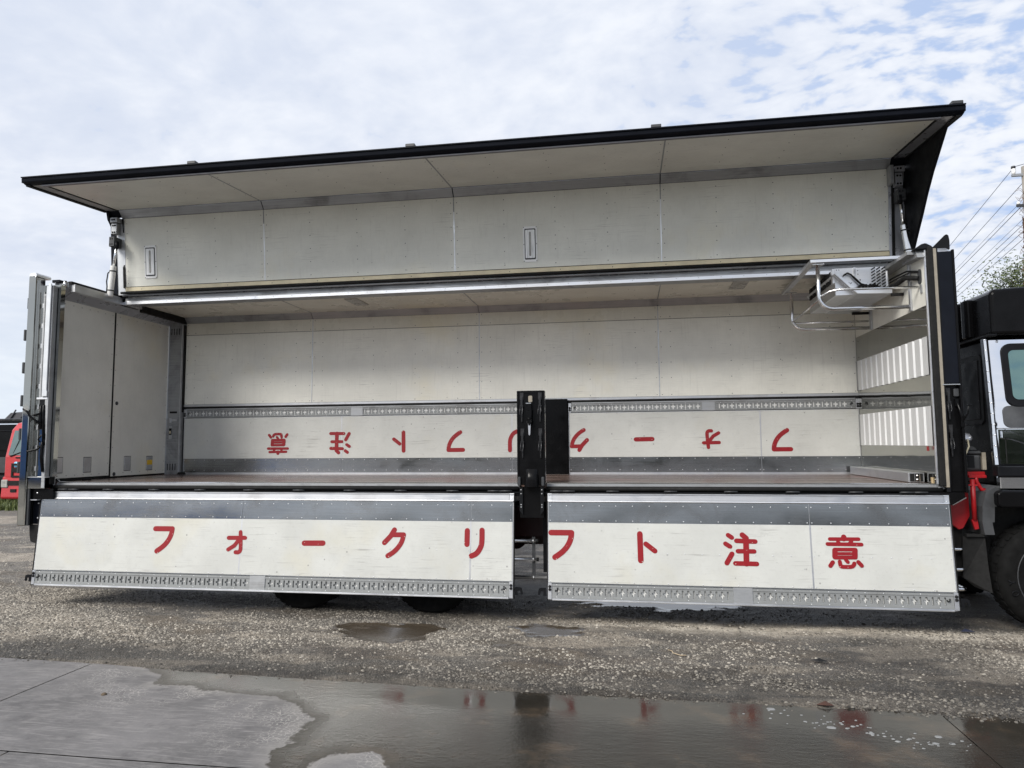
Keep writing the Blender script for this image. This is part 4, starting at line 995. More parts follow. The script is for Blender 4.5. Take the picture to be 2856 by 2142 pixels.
# ---- front post with its latches
def latch_mesh():
    m_ = MB().box(-.017, .017, -.008, 0, -.035, .03).box(-.010, .010, -.020, -.008, -.085, -.005).box(-.016, .016, -.022, -.010, -.10, -.085)
    m_.tube([(-.011, -.022, -.10), (-.015, -.034, -.145), (-.018, -.036, -.17), (.006, -.036, -.172), (.012, -.034, -.145), (.010, -.022, -.10)], .0045, 6)
    m_.prism([(-.011, -.10), (.011, -.10), (.006, -.24), (-.004, -.24)], -.014, -.006, 'y'); return m_
LATCH = []
def put_latch(x, y, z, parent, sc=1.0):
    if not LATCH: o = sub(latch_mesh(), 'latch', 'latch', parent, bevel=.002); LATCH.append(o)
    else: o = copy_of(LATCH[0], 'latch', parent)
    o.parent = parent; o.matrix_basis = Matrix.Translation((x, y, z)) @ Matrix.Scale(sc, 4)
fp = MB().box(9.705, 9.838, -.10, .12, 2.395, 3.70).build('front_post', 'navy', truck, bevel=.006)
sub(MB().box(9.604, 9.655, -.12, -.061, F-.02, 3.76), 'post_seal', 'rubber', fp, bevel=.008)
sub(MB().box(9.657, 9.690, -.105, -.03, F-.03, 3.74), 'bronze_strip', 'beige', fp, bevel=.003).data.materials[0] = MT['tan']
sub(MB().box(9.690, 9.704, -.098, -.03, F, 3.74), 'dark_rib', 'blackm', fp)
sub(MB().box(9.66, 9.845, -.02, .16, 1.30, 3.74), 'post_core', 'black', fp)
sub(MB().box(9.828, 9.850, -.112, .12, 1.34, 3.72), 'post_edge', 'black', fp, bevel=.004)
sub(MB().add([(9.69, -.09, 3.705), (9.83, -.10, 3.705), (9.81, -.02, 3.757), (9.685, -.02, 3.757)], [(0, 1, 2, 3)]), 'cap_slope', 'alu_bright', fp)
sub(MB().prism([(9.675, 3.75), (9.86, 3.75), (9.862, 3.84), (9.855, 3.89), (9.84, 3.905), (9.825, 3.90)], .0, .03, 'y'), 'fin', 'blackm', fp, bevel=.004)
sub(MB().prism([(9.48, 3.735), (9.56, 3.79), (9.60, 3.80), (9.66, 3.765), (9.66, 3.735)], -.10, .10, 'y'), 'corner_cap', 'blackm', fp, bevel=.008)
sub(MB().box(9.665, 9.838, -.06, .1, 1.345, 2.375), 'lower_panel', 'black', fp, bevel=.004)
sub(MB().box(9.665, 9.700, -.10, -.05, 1.345, 2.392), 'lower_frame', 'blackm', fp, bevel=.003)
sub(MB().box(9.675, 9.845, -.112, -.05, 2.378, 2.390), 'post_ledge', 'tube', fp, bevel=.003)
put_latch(9.735, -.061, 2.32, fp, 1.15); put_latch(9.740, -.061, 1.96, fp, 1.15)
sub(MB().prism(rrect(9.782, 9.830, 2.265, 2.345, .012), -.085, -.0605, 'y'), 'latch_knob', 'grey', fp, bevel=.006)
sub(MB().box(9.79, 9.82, -.09, -.0605, 2.17, 2.245).tube([(9.805, -.09, 2.2), (9.82, -.11, 2.11), (9.83, -.12, 2.02)], .014, 6).box(9.815, 9.85, -.125, -.09, 1.97, 2.08)
    .tube([(9.83, -.12, 2.03), (9.865, -.15, 2.10), (9.875, -.155, 2.17)], .010, 6).box(9.862, 9.905, -.165, -.15, 2.165, 2.182).tube([(9.84, -.12, 1.985), (9.885, -.13, 1.99)], .007, 6), 'handle', 'black', fp, bevel=.003)
sub(MB().prism([(9.48, 1.222), (9.70, 1.222), (9.822, 1.292), (9.822, 1.342), (9.48, 1.342)], -.095, .1, 'y'), 'beam_corner', 'black', fp, bevel=.003)
sub(MB().prism([(9.70, 1.222), (9.712, 1.222), (9.828, 1.288), (9.828, 1.30)], -.101, -.09, 'y'), 'corner_trim', 'chrome', fp)

# ---- near middle post
mp = MB().box(5.478, 5.777, -.135, -.06, 1.405, 2.402).build('near_middle_post', 'black', truck, bevel=.008, seg=2)
sub(MB().box(5.480, 5.500, -.142, -.136, 1.42, 2.395).box(5.757, 5.776, -.142, -.136, 1.42, 2.395).box(5.5002, 5.7568, -.1415, -.136, 2.375, 2.396), 'post_rim', 'black', mp, bevel=.002)
for x, z in ((5.533, 2.345), (5.728, 2.345), (5.538, 1.965), (5.730, 1.965)): put_latch(x, -.136, z, mp, 1.15)
sub(MB().prism(rrect(5.607, 5.650, 2.275, 2.345, .012), -.163, -.136, 'y'), 'tan_stop', 'tan', mp, bevel=.004)
sub(MB().box(5.580, 5.636, -.168, -.136, 2.262, 2.269), 'handle_ledge', 'tube', mp)
sub(MB().box(5.600, 5.640, -.175, -.136, 2.19, 2.255).prism([(5.602, 2.18), (5.646, 2.20), (5.64, 2.04), (5.605, 2.05)], -.195, -.16, 'y').tube([(5.60, -.20, 2.10), (5.64, -.20, 2.105)], .008, 6)
    .tube([(5.598, -.20, 2.08), (5.598, -.205, 2.05), (5.64, -.205, 2.05), (5.64, -.20, 2.085)], .006, 6).box(5.612, 5.63, -.20, -.18, 2.03, 2.12), 'handle', 'black', mp, bevel=.003)
sub(MB().prism([(5.606, 2.045), (5.634, 2.045), (5.629, 1.935), (5.620, 1.922), (5.611, 1.935)], -.196, -.190, 'y'), 'handle_blade', 'lilac', mp, bevel=.002)
# domed cover at the foot of the post
cv = MB(); nu, nv = 10, 8; b0 = 0
for i in range(nu+1):
    t = i/nu; z = 1.388+.185*t; hw = .078-.020*t**2; dp = .055*math.sin(min(1, (1-t)*1.6+.05)*math.pi/2)
    for j in range(nv+1):
        q = -1+2*j/nv; cv.v.append((5.632+hw*q, -.143-dp*(1-abs(q)**4), z))
for i in range(nu):
    for j in range(nv): a = i*(nv+1)+j; cv.f.append((a, a+1, a+nv+2, a+nv+1)); cv.sm.append(True)
sub(cv, 'hinge_cover', 'black', mp)
for x in (5.502, 5.752): sub(MB().prism(rrect(x-.016, x+.016, 1.395, 1.492, .014), -.165, -.136, 'y'), 'hinge_lug', 'guard' if 0 else 'grey', mp, bevel=.006)
pl_ = MB().box(5.50, 5.756, -.11, -.085, 1.06, 1.385).build('post_bracket', 'black', truck, bevel=.004)
sub(MB().prism([(5.50, 1.38), (5.535, 1.38), (5.535, 1.10), (5.50, 1.14)], -.135, -.1105, 'y').prism([(5.721, 1.38), (5.756, 1.38), (5.756, 1.14), (5.721, 1.10)], -.135, -.1105, 'y'), 'bracket_cheek', 'blackm', pl_)
rv = MB()
for x in (5.518, 5.738):
    for z in (1.355, 1.315, 1.20, 1.175): rv.dome((x, -.136, z), .008, (0, -1, 0))
sub(rv, 'bracket_bolts', 'alu_dull', pl_, kind='stuff')

# ---- cooling unit and its guard
cu = MB().box(8.93, 9.47, .60, 1.72, 3.44, 3.745).build('cooling_unit', 'white', truck, bevel=.004)
cu.data.materials[0] = MT['alu_bright']
sub(MB().prism([(8.90, 3.665), (9.10, 3.465), (9.13, 3.435), (9.48, 3.425), (9.48, 3.44), (9.14, 3.452), (9.115, 3.478), (8.915, 3.68)], .52, 1.75, 'y'), 'air_scoop', 'lilac', cu, bevel=.003).data.materials[0] = MT['alu']
sub(MB().prism([(9.10, 3.465), (9.13, 3.435), (9.48, 3.425), (9.48, 3.485), (9.13, 3.49)], .505, .519, 'y'), 'scoop_lip', 'alu_bright', cu, bevel=.002)
sub(MB().prism([(8.905, 3.668), (8.92, 3.69), (9.12, 3.49), (9.10, 3.465)], .515, .5185, 'y'), 'scoop_cheek', 'alu_bright', cu)
vn = MB()
for r_ in range(7):
    for q in range(3):
        x = 9.305+q*.052+(r_ % 2)*0; z = 3.515+.034*r_
        vn.prism([(x, z), (x+.038, z+.024), (x+.042, z+.012), (x+.004, z-.012)], .590, .5995, 'y')
sub(vn, 'louvre_slots', 'rubber', cu)
sub(MB().box(9.463, 9.478, .575, .5995, 3.46, 3.745).box(9.12, 9.145, .59, .5995, 3.65, 3.745), 'casing_strap', 'tube', cu)
rv = MB()
for x, z in ((8.95, 3.725), (8.975, 3.725), (9.17, 3.71), (9.06, 3.69), (9.17, 3.67), (9.19, 3.61), (9.19, 3.60)): rv.dome((x, .5995, z), .006, (0, -1, 0))
for k in range(5): rv.dome((8.925+.16*(k/4)**1, .56+.0, 3.63-.16*(k/4)), .004, (-.7, 0, -.7))
sub(rv, 'casing_rivets', 'grey', cu, kind='stuff')
vt = MB()
for k in range(7): y = .66+.15*k; vt.box(8.916, 8.9295, y, y+.11, 3.60, 3.735)
sub(vt, 'fan_opening', 'rubber', cu)
sub(MB().box(8.905, 8.9295, .60, .66, 3.58, 3.74), 'casing_edge', 'alu_bright', cu)
cbl = MB().tube([(9.02, .585, 3.66), (9.05, .57, 3.68), (9.09, .57, 3.66), (9.13, .57, 3.61), (9.18, .565, 3.555), (9.26, .56, 3.525), (9.36, .56, 3.53)], .010, 6)
cbl.tube([(9.0, .585, 3.62), (9.015, .57, 3.66), (9.06, .57, 3.685), (9.12, .56, 3.63), (9.2, .555, 3.54), (9.30, .555, 3.52)], .005, 5)
cbl.tube([(9.03, .58, 3.55), (9.06, .565, 3.575), (9.08, .56, 3.55), (9.06, .56, 3.53)], .005, 5).tube([(9.05, .57, 3.53), (9.09, .56, 3.57)], .004, 5)
for k in range(9): x = 9.16+.022*k; cbl.box(x, x+.018, .545, .58, 3.515+.01*math.sin(k*2), 3.54+.012*math.sin(k*3))
sub(cbl, 'wiring', 'rubber', cu)
sub(MB().tube([(9.46, .75, 3.52), (9.50, .5, 3.50), (9.53, .28, 3.535), (9.595, .085, 3.485)], .026, 10).tube([(9.47, .7, 3.58), (9.52, .45, 3.60), (9.56, .3, 3.61), (9.595, .08, 3.555)], .009, 6)
    .tube([(9.47, .7, 3.55), (9.52, .42, 3.57), (9.56, .25, 3.58), (9.595, .07, 3.54)], .007, 6), 'refrigerant_hose', 'rubber', cu)
sub(MB().box(9.47, 9.59, .50, .53, 3.395, 3.425).box(9.40, 9.59, 1.62, 1.65, 3.395, 3.425), 'support_rod', 'rubber', cu)
gd = MB()
gd.tube([(8.69, .35, 3.735), (8.69, .35, 3.40)] + [(8.69+.14-.14*math.cos(math.radians(a)), .35, 3.39-.14*math.sin(math.radians(a))) for a in range(10, 91, 16)] + [(8.95, .35, 3.25), (9.58, .35, 3.245)], .022, 12)
gr_ = gd.build('guard_rail', 'tube', truck)
sub(MB().tube([(8.69, 1.62, 3.70), (8.69, 1.62, 3.38)] + [(8.69+.14-.14*math.cos(math.radians(a)), 1.62, 3.37-.14*math.sin(math.radians(a))) for a in range(10, 91, 16)] + [(8.95, 1.62, 3.23), (9.59, 1.62, 3.225)], .022, 12), 'guard_tube', 'tube', gr_)
sub(MB().tube([(8.70, .35, 3.375), (8.74, .33, 3.405), (8.79, .30, 3.43), (8.88, .27, 3.44), (9.595, .09, 3.395)], .013, 10).tube([(8.70, 1.62, 3.31), (9.59, 1.66, 3.315)], .013, 10), 'guard_tube', 'tube', gr_)
sub(MB().tube([(8.695, .36, 3.355), (8.695, 1.61, 3.33)], .012, 10), 'cross_tube', 'tube', gr_)
sub(MB().prism([(8.60, 3.742), (9.50, 3.742), (9.57, 3.70), (9.595, 3.66), (9.595, 3.775), (8.60, 3.775)], .27, .285, 'y').box(8.60, 9.55, .285, .37, 3.768, 3.776), 'guard_beam', 'alu_bright', gr_, bevel=.002)
sub(MB().add([(8.60, .28, 3.742), (8.66, .28, 3.742), (8.66, 1.75, 3.70), (8.60, 1.75, 3.70), (8.60, .28, 3.776), (8.66, .28, 3.776), (8.66, 1.75, 3.735), (8.60, 1.75, 3.735)], [(0, 3, 2, 1), (4, 5, 6, 7), (0, 1, 5, 4), (1, 2, 6, 5), (2, 3, 7, 6), (3, 0, 4, 7)]), 'guard_beam', 'alu', gr_)
sub(MB().box(8.63, 8.75, .31, .39, 3.728, 3.741).box(8.63, 8.75, 1.58, 1.66, 3.69, 3.70), 'guard_foot', 'tube', gr_)

# ---- chassis and running gear
ch = MB().box(-.2, 9.95, .62, .70, .78, 1.06).box(-.2, 9.95, 1.42, 1.50, .78, 1.06).build('chassis', 'red', truck)
m_ = MB()
for x in (.4, 1.9, 3.4, 5.2, 6.4, 8.0, 9.4): m_.box(x, x+.09, .7005, 1.4195, .80, 1.04)
sub(m_, 'cross_member', 'red', ch)
m_ = MB()
for x in np.arange(-.1, 9.6, .48): m_.box(x, x+.06, .0, 2.2, 1.12, 1.30)
sub(m_, 'floor_bearer', 'blackm', ch)
sub(MB().box(-.25, 9.6, .0, 2.2, 1.301, 1.355), 'underfloor', 'blackm', ch)
sub(MB().box(-.25, 9.6, .58, .74, 1.062, 1.118).box(-.25, 9.6, 1.38, 1.54, 1.062, 1.118), 'subframe', 'red', ch)
sub(MB().box(6.1, 7.3, .10, .55, .45, .95), 'fuel_tank', 'alu_dull', ch, bevel=.06, seg=3)
sub(MB().box(7.9, 8.8, .12, .55, .55, 1.0), 'battery_box', 'blackm', ch, bevel=.03)
sub(MB().box(5.15, 5.33, .25, .6, .62, .95), 'air_valve', 'blackm', ch, bevel=.02)
sub(MB().lathe([(.0005, 1.5), (.12, 1.5), (.12, 1.95), (.0005, 1.95)], (5.2, 0, .62), 'y', 16), 'air_tank', 'red', ch)
sub(MB().box(5.3, 7.0, 1.6, 1.9, .55, .68), 'battery_rail', 'red', ch)
sub(MB().box(5.705, 5.74, .2, .24, .45, 1.2).box(5.745, 5.77, .2, .23, .5, .8), 'stay', 'blackm', ch)
sg = MB().tube([(4.95, .10, .797), (5.645, .10, .797)], .019, 12).tube([(4.95, .10, .600), (5.645, .10, .600)], .019, 12).tube([(4.95, .10, .410), (9.78, .10, .410), (9.80, .14, .405), (9.80, .4, .405)], .019, 12).build('side_guard', 'alu_bright', truck)
sub(MB().tube([(5.645, .10, .797), (5.668, .10, .797)], .021, 12).tube([(5.645, .10, .600), (5.668, .10, .600)], .021, 12), 'end_plug', 'rubber', sg)
sub(MB().box(5.594, 5.628, .122, .14, .39, .835), 'guard_bracket', 'grey', sg).data.materials[0] = MT['guard']
m_ = MB()
for z in (.797, .600, .410): m_.tube([(5.605, .10, z), (5.617, .10, z)], .0225, 12)
sub(m_, 'pipe_clip', 'alu_bright', sg)
m_ = MB()
for z in (.775, .580, .39): m_.tube([(8.8, .12, z), (9.83, .12, z), (9.862, .135, z), (9.875, .17, z), (9.875, .5, z)], .019, 12)
sub(m_, 'bent_pipe', 'tube', sg)
def wheel(x, r, y0, wd, name='wheel'):
    w_ = MB().lathe([(r*.56, 0), (r*.62, -.012), (r*.80, -.018), (r*.93, -.004), (r*.985, .03), (r, .06), (r, wd-.06), (r*.985, wd-.03), (r*.93, wd), (r*.6, wd)], (0, 0, 0), 'y', 48).build(name, 'tyre', None)
    w_.location = (x, y0, r); attach(w_, truck)
    tr = MB()
    for k in range(40):
        t = 2*math.pi*k/40; ca, sa = math.cos(t), math.sin(t); cb_, sb_ = math.cos(t+.09), math.sin(t+.09)
        for ya, yb in ((.045, .11), (wd-.11, wd-.045)):
            for rr in (r,):
                tr.add([(rr*ca, ya, rr*sa), (rr*cb_, ya, rr*sb_), (rr*cb_, yb, rr*sb_), (rr*ca, yb, rr*sa)]+[((rr+.008)*ca, ya, (rr+.008)*sa), ((rr+.008)*cb_, ya, (rr+.008)*sb_), ((rr+.008)*cb_, yb, (rr+.008)*sb_), ((rr+.008)*ca, yb, (rr+.008)*sa)],
                       [(4, 5, 6, 7), (0, 1, 5, 4), (1, 2, 6, 5), (2, 3, 7, 6), (3, 0, 4, 7)])
    sub(tr, 'tread', 'tyre', w_, kind='stuff')
    sub(MB().lathe([(r*.57, .02), (r*.54, .0), (r*.50, .03), (r*.30, .10), (r*.18, .10), (r*.17, .04), (.0005, .035)], (0, 0, 0), 'y', 32), 'rim', 'guard', w_)
    return w_
wh = wheel(2.985, .475, .06, .50)
def copy_tree(o, loc):
    d = copy_of(o, o.name.split('.')[0], o.parent); d.location = loc
    for chd in [q for q in bpy.data.objects if q.parent == o]: copy_of(chd, chd.name.split('.')[0], d)
    return d
copy_tree(wh, (4.485, .06, .475))
w2 = copy_tree(wh, (2.985, 2.0, .475)); w2.rotation_euler = (0, 0, math.pi); w3 = copy_tree(w2, (4.485, 2.0, .475)); w3.rotation_euler = (0, 0, math.pi)
fwh = wheel(10.66, .53, .03, .30); w4 = copy_tree(fwh, (10.66, 2.2, .53)); w4.rotation_euler = (0, 0, math.pi)
# moulded marks on the front tyre's wall
tl = MB(); R_ = .43
for k, gl in enumerate(('O', 'Y')):
    a = math.radians(200-14*k)
    def tp(u, v, d=0): rr = R_+v; t = a-u/R_; return (rr*math.cos(t), -.020-d, rr*math.sin(t))
    if gl == 'O':
        ring = [tp(.022*math.cos(q*math.pi/6), .030*math.sin(q*math.pi/6)) for q in range(12)]; tl.tube(ring+[ring[0]], .005, 5)
    else: tl.tube([tp(-.02, .03), tp(0, 0), tp(.02, .03)], .006, 5).tube([tp(0, 0), tp(0, -.03)], .006, 5)
sub(tl, 'wall_lettering', 'blackm', fwh)
sub(MB().lathe([(R_-.06, -.0195), (R_-.055, -.024), (R_-.05, -.0195)], (0, 0, 0), 'y', 48), 'wall_ring', 'grey', fwh)

# ---- cab, seen only at the right edge
cab = MB().box(10.215, 12.35, .16, 2.25, 1.40, 2.86).build('cab', 'black', truck, bevel=.03, seg=2)
sub(MB().prism([(10.205, 2.875), (12.0, 2.875), (12.0, 3.20), (11.7, 3.38), (10.45, 3.345), (10.25, 3.335), (10.205, 3.30)], .02, 2.29, 'y'), 'roof_fairing', 'black', cab, bevel=.035, seg=3)
m_ = MB()
for y in (.40, .62, .95, 1.2, 1.5): m_.prism(rrect(10.14, 10.24, y, y+.13, .035), 2.90, 3.30, 'z')
sub(m_, 'fairing_ribs', 'black', cab, bevel=.01)
sub(MB().box(10.22, 12.3, .36, 2.0, .62, 1.395), 'cab_floor', 'rubber', cab)
sub(MB().box(10.17, 10.25, .02, 2.28, 2.862, 2.885), 'fairing_lip', 'blackm', cab, bevel=.006)
sub(MB().box(10.198, 10.214, .35, 1.0, 2.05, 2.66), 'rear_window', 'glass', cab, bevel=.004).data.materials[0] = MT['black']
sub(MB().prism(rrect(.30, 1.05, 2.0, 2.72, .06), 10.203, 10.2145, 'x'), 'rear_window_frame', 'blackm', cab, bevel=.004)
sub(MB().box(10.195, 12.3, .028, .0595, 1.95, 2.842).box(10.195, 12.3, .028, .0595, 1.60, 1.9499), 'side_panel', 'chrome', cab, bevel=.008)
sub(MB().box(10.150, 10.182, .005, .06, 1.60, 2.85), 'rivet_strip', 'chrome', cab, bevel=.004)
sub(MB().box(10.183, 10.205, .015, .06, 1.60, 2.85), 'rubber_strip', 'blackm', cab, bevel=.005)
rv = MB()
for z in np.arange(1.68, 2.84, .105): rv.dome((10.166, .0045, z), .008, (0, -1, 0))
rv.dome((10.285, .027, 2.82), .014, (0, -1, 0))
sub(rv, 'strip_rivets', 'alu_bright', cab, kind='stuff')
sub(MB().prism(rrect(10.305, 11.3, 2.165, 2.795, .09, 6), .012, .0275, 'y'), 'window_frame', 'blackm', cab, bevel=.006)
sub(MB().prism(rrect(10.362, 11.24, 2.235, 2.725, .05, 6), .006, .0125, 'y'), 'side_window', 'glass', cab).data.materials[0] = None
sub(MB().prism(rrect(10.26, 10.60, 1.96, 2.175, .06, 6), .020, .0275, 'y'), 'side_badge', 'alu', cab, bevel=.004).data.materials[0] = MT['guard']
sub(MB().prism([(10.225, 1.93), (10.30, 1.93), (10.85, 1.72), (10.85, 1.66), (10.30, 1.85), (10.225, 1.86)], .008, .0275, 'y'), 'door_moulding', 'chrome', cab, bevel=.006)
sub(MB().prism([(10.14, 1.49), (12.2, 1.49), (12.2, 1.585), (10.20, 1.592), (10.14, 1.60)], -.055, .055, 'y'), 'trim_band', 'blackm', cab, bevel=.012, seg=2)
sub(MB().box(10.172, 12.1, -.02, .055, 1.372, 1.487), 'step_panel', 'chrome', cab, bevel=.006)
sub(MB().prism([(10.16, 1.36), (12.1, 1.36), (12.1, 1.195), (10.16, 1.195), (10.125, 1.22), (10.125, 1.33)], -.055, .10, 'y'), 'fender', 'black', cab, bevel=.018, seg=2)
mg = MB(); prof = [(10.16, 1.40), (10.06, 1.34), (10.02, 1.20), (10.01, 1.05), (10.025, .93)]
n = len(prof)
for i in range(n-1):
    (xa, za), (xb, zb) = prof[i], prof[i+1]
    mg.add([(xa, .02, za), (xb, .02, zb), (xb, .5, zb), (xa, .5, za)], [(0, 1, 2, 3)], True)
    mg.add([(xa, .02, za), (xb, .02, zb), (xb+.15-.02*i, .025, zb), (xa+.15-.02*i, .025, za)], [(0, 1, 2, 3)], False)
sub(mg, 'mudguard', 'guard', cab)
sub(MB().add([(9.86, .10, .90), (10.05, .08, .90), (10.06, .07, .62), (10.075, .05, .37), (9.96, .12, .41), (9.86, .14, .5), (9.86, .13, .90), (10.05, .11, .90), (10.06, .10, .62), (10.075, .08, .37), (9.96, .15, .41), (9.86, .17, .5)],
    [(0, 1, 2, 3, 4, 5), (11, 10, 9, 8, 7, 6)]+[(i, (i+1) % 6, 6+(i+1) % 6, 6+i) for i in range(6)]), 'mud_flap', 'rubber', cab)
sub(MB().box(9.88, 10.07, .06, .1, .905, .93), 'flap_bracket', 'rubber', cab)
sub(MB().box(10.90, 11.02, .012, .0275, 1.965, 2.0).box(10.90, 11.02, -.004, .012, 1.975, 1.99), 'door_handle', 'blackm', cab, bevel=.004)
sub(MB().box(10.262, 10.268, .024, .0275, 1.62, 1.949), 'door_seam', 'rubber', cab)
sub(MB().box(12.352, 12.36, .25, 2.15, 1.75, 2.72), 'windscreen', 'glass', cab)
sub(MB().tube([(12.2, .05, 2.70), (12.35, -.22, 2.68), (12.36, -.24, 2.05), (12.2, .05, 2.0)], .018, 8).box(12.28, 12.34, -.34, -.14, 2.12, 2.62), 'side_mirror', 'blackm', cab, bevel=.01)
for o in list(cab.children):      # the cab side leans inwards above the door line
    if o.name.split('.')[0] in ('side_panel', 'window_frame', 'side_window', 'rivet_strip', 'rubber_strip', 'strip_rivets', 'side_badge'):
        for v in o.data.vertices: v.co.y += max(0, v.co.z-1.95)*.10
# red lift frame and tank behind the cab
lf = MB().prism([(9.72, 1.50), (9.94, 1.50), (9.945, 1.10), (9.88, .98), (9.84, .965), (9.72, 1.06)], .12, .15, 'y').build('lift_frame', 'redlift', truck, bevel=.004)
sub(MB().tube([(9.96, .06, 1.46), (9.96, .06, 1.06)], .022, 10).prism([(9.93, 1.07), (9.98, 1.07), (9.99, .985), (9.955, .975)], .05, .075, 'y'), 'lift_rod', 'redlift', lf)
sub(MB().box(9.80, 10.0, .04, .12, 1.395, 1.41), 'rod_collar', 'redlift', lf, bevel=.003)
sub(MB().box(9.82, 10.12, .15, .20, 1.485, 1.53).box(9.95, 10.11, .10, .15, 1.47, 1.50), 'lift_bar', 'redlift', lf, bevel=.004)
sub(MB().tube([(10.02, .12, 1.50), (10.02, .12, 1.44), (10.06, .12, 1.36), (10.13, .12, 1.34)], .02, 8), 'pipe', 'redlift', lf)
sub(MB().box(9.86, 9.90, .10, .119, 1.30, 1.36).box(9.75, 9.765, .095, .119, 1.03, 1.14), 'tag_plate', 'white', lf)
sub(MB().box(9.75, 9.9, .2, .6, .5, 1.0), 'rear_spring', 'rubber', lf)
rt_ = MB().box(9.83, 10.10, .16, .5, 1.535, 1.70).build('reservoir', 'grey', truck, bevel=.025, seg=2)
sub(MB().box(9.80, 10.10, .15, .51, 1.702, 1.735).prism([(9.86, 1.736), (10.08, 1.736), (10.06, 1.775), (9.98, 1.79), (9.94, 1.80), (9.90, 1.77)], .18, .48, 'y'), 'tank_lid', 'grey', rt_, bevel=.01)
sub(MB().tube([(9.97, .30, 1.77), (9.985, .22, 1.86)], .03, 10), 'filler_neck', 'grey', rt_)
fc = sub(MB().lathe([(.0005, -.02), (.05, -.02), (.052, 0), (.04, .012), (.018, .016), (.0005, .016)], (0, 0, 0), 'y', 8, ), 'filler_cap', 'lilac', rt_)
fc.matrix_basis = Matrix.Translation((9.99, .19, 1.875)) @ Matrix.Rotation(math.radians(-35), 4, 'X') @ Matrix.Rotation(math.radians(180), 4, 'X')
sub(MB().tube([(9.975, .14, 1.85), (9.965, .10, 1.78), (9.93, .10, 1.70), (9.86, .11, 1.62)], .008, 6), 'cord', 'beige', rt_)
sub(MB().box(9.97, 10.03, .152, .1595, 1.57, 1.69), 'tank_plate', 'blackm', rt_)
sub(MB().box(10.105, 10.14, .16, .2, 1.55, 1.72), 'side_block', 'tan', rt_)

# ================================================================== loose things on the deck
bo = MB().prism(rrect(9.43, 9.58, F+.002, F+.100, .006, 2), .20, 2.12, 'y').build('load_beam', 'alu', None, bevel=.002)
tag(bo, 'long aluminium box beam lying on the deck against the front wall', 'beam')
q = MB().prism(rrect(9.445, 9.565, F+.012, F+.09, .004, 2), .190, .1995, 'y').build('beam_end', 'rubber', None); q.parent = bo
q = MB().box(9.483, 9.489, .188, .1905, F+.012, F+.09).box(9.53, 9.536, .188, .1905, F+.012, F+.09).lathe([(.012, 0), (.012, -.006), (.0005, -.007)], (9.508, .188, F+.07), 'y', 8).lathe([(.012, 0), (.012, -.006), (.0005, -.007)], (9.508, .188, F+.03), 'y', 8).build('end_rib', 'tube', None); q.parent = bo
tag(MB().box(9.585, 9.592, .02, .06, F+.002, F+.06).build('wood_block', 'wood', None), 'small pale wooden wedge at the near end of the front wall', 'wood block')
tag(MB().tube([(-.17, .42, F+.012), (-.12, .45, F+.014), (-.08, .47, F+.010)], .016, 6).box(-.16, -.10, .42, .47, F+.002, F+.018).build('black_clip', 'rubber', None), 'small black clip lying on the deck by the rear doors', 'clip')
tag(MB().tube([(.04, 2.05, F+.02), (.10, 2.06, F+.022), (.14, 2.05, F+.016)], .018, 6).box(.03, .15, 2.03, 2.07, F+.002, F+.02).build('strap_end', 'rubber', None), 'small black strap end in the far rear corner of the deck', 'strap')
tag(MB().tube([(-.20, .10, F+.01), (-.19, .06, F+.05), (-.17, .03, F+.03), (-.12, .02, F+.004), (-.05, .03, F+.003)], .003, 5).build('white_string', 'white', None), 'thin white string curling out under the rear door', 'string')
for k, x in enumerate((9.30,)): pass

# ================================================================== on the ground in front
tag(MB().tube([(6.955, -.99, .012), (6.985, -1.05, .02), (6.99, -1.10, .018), (7.05, -1.14, .012), (7.10, -1.14, .014)], .005, 5).build('twig', 'twig', None), 'pale bent twig on the gravel in front of the shorter gate', 'twig')
lf_ = MB(); lf_.add([(8.11, -1.17, .022), (8.15, -1.21, .03), (8.22, -1.20, .024), (8.25, -1.17, .02), (8.18, -1.14, .035)], [(0, 1, 4), (1, 2, 4), (2, 3, 4)])
tag(lf_.build('dark_leaf', 'blackm', None), 'dark curled leaf on the gravel to the right of the twig', 'leaf')
lf_ = MB(); lf_.add([(9.74, -.02, .02), (9.80, -.06, .03), (9.87, -.03, .022), (9.80, .02, .04)], [(0, 1, 3), (1, 2, 3)])
tag(lf_.build('blue_scrap', simple('blue_scrap', (.03, .035, .07), .5), None), 'dark blue scrap on the sandy strip below the cab', 'scrap')
lf_ = MB(); lf_.add([(7.90, -2.19, .012), (7.96, -2.22, .02), (8.02, -2.19, .012), (7.97, -2.15, .028)], [(0, 1, 3), (1, 2, 3)])
tag(lf_.build('brown_leaf', simple('brown_leaf', (.07, .03, .02), .6), None), 'reddish brown leaf at the edge of the wet concrete', 'leaf')
tag(MB().lathe([(.0005, .016), (.012, .014), (.02, .006), (.021, 0)], (2.76, -2.70, .001), 'z', 7).build('mud_crumb', 'bark', None), 'lone dark mud crumb on the dry concrete at the left', 'mud')
fo = MB(); g = np.random.default_rng(5)
for k in range(75):
    t = g.random()**.8; x = 7.45+1.1*t+g.normal(0, .10); y = -2.28-.52*t+g.normal(0, .05); r = g.uniform(.003, .009)*(2.2 if g.random() < .08 else .8)
    rr = [(x+r*(1+.35*g.random())*1.4*math.cos(a), y+r*(1+.35*g.random())*math.sin(a)) for a in np.linspace(0, 6.28, 9)[:-1]]
    fo.add([(a, b, -.0005) for a, b in rr]+[(a*.85+x*.15, b*.85+y*.15, .0025) for a, b in rr], [tuple(range(8, 16))]+[(i, (i+1) % 8, 8+(i+1) % 8, 8+i) for i in range(8)])
o = fo.build('foam_flecks', 'foam', None, kind='stuff'); tag(o, 'white foam flecks drifting on the wet concrete at the right', 'foam')
gp = stones(700, (4.80, 5.05), (-3.45, -3.24), .004, .012, 'grit_pile', STM, 9); 
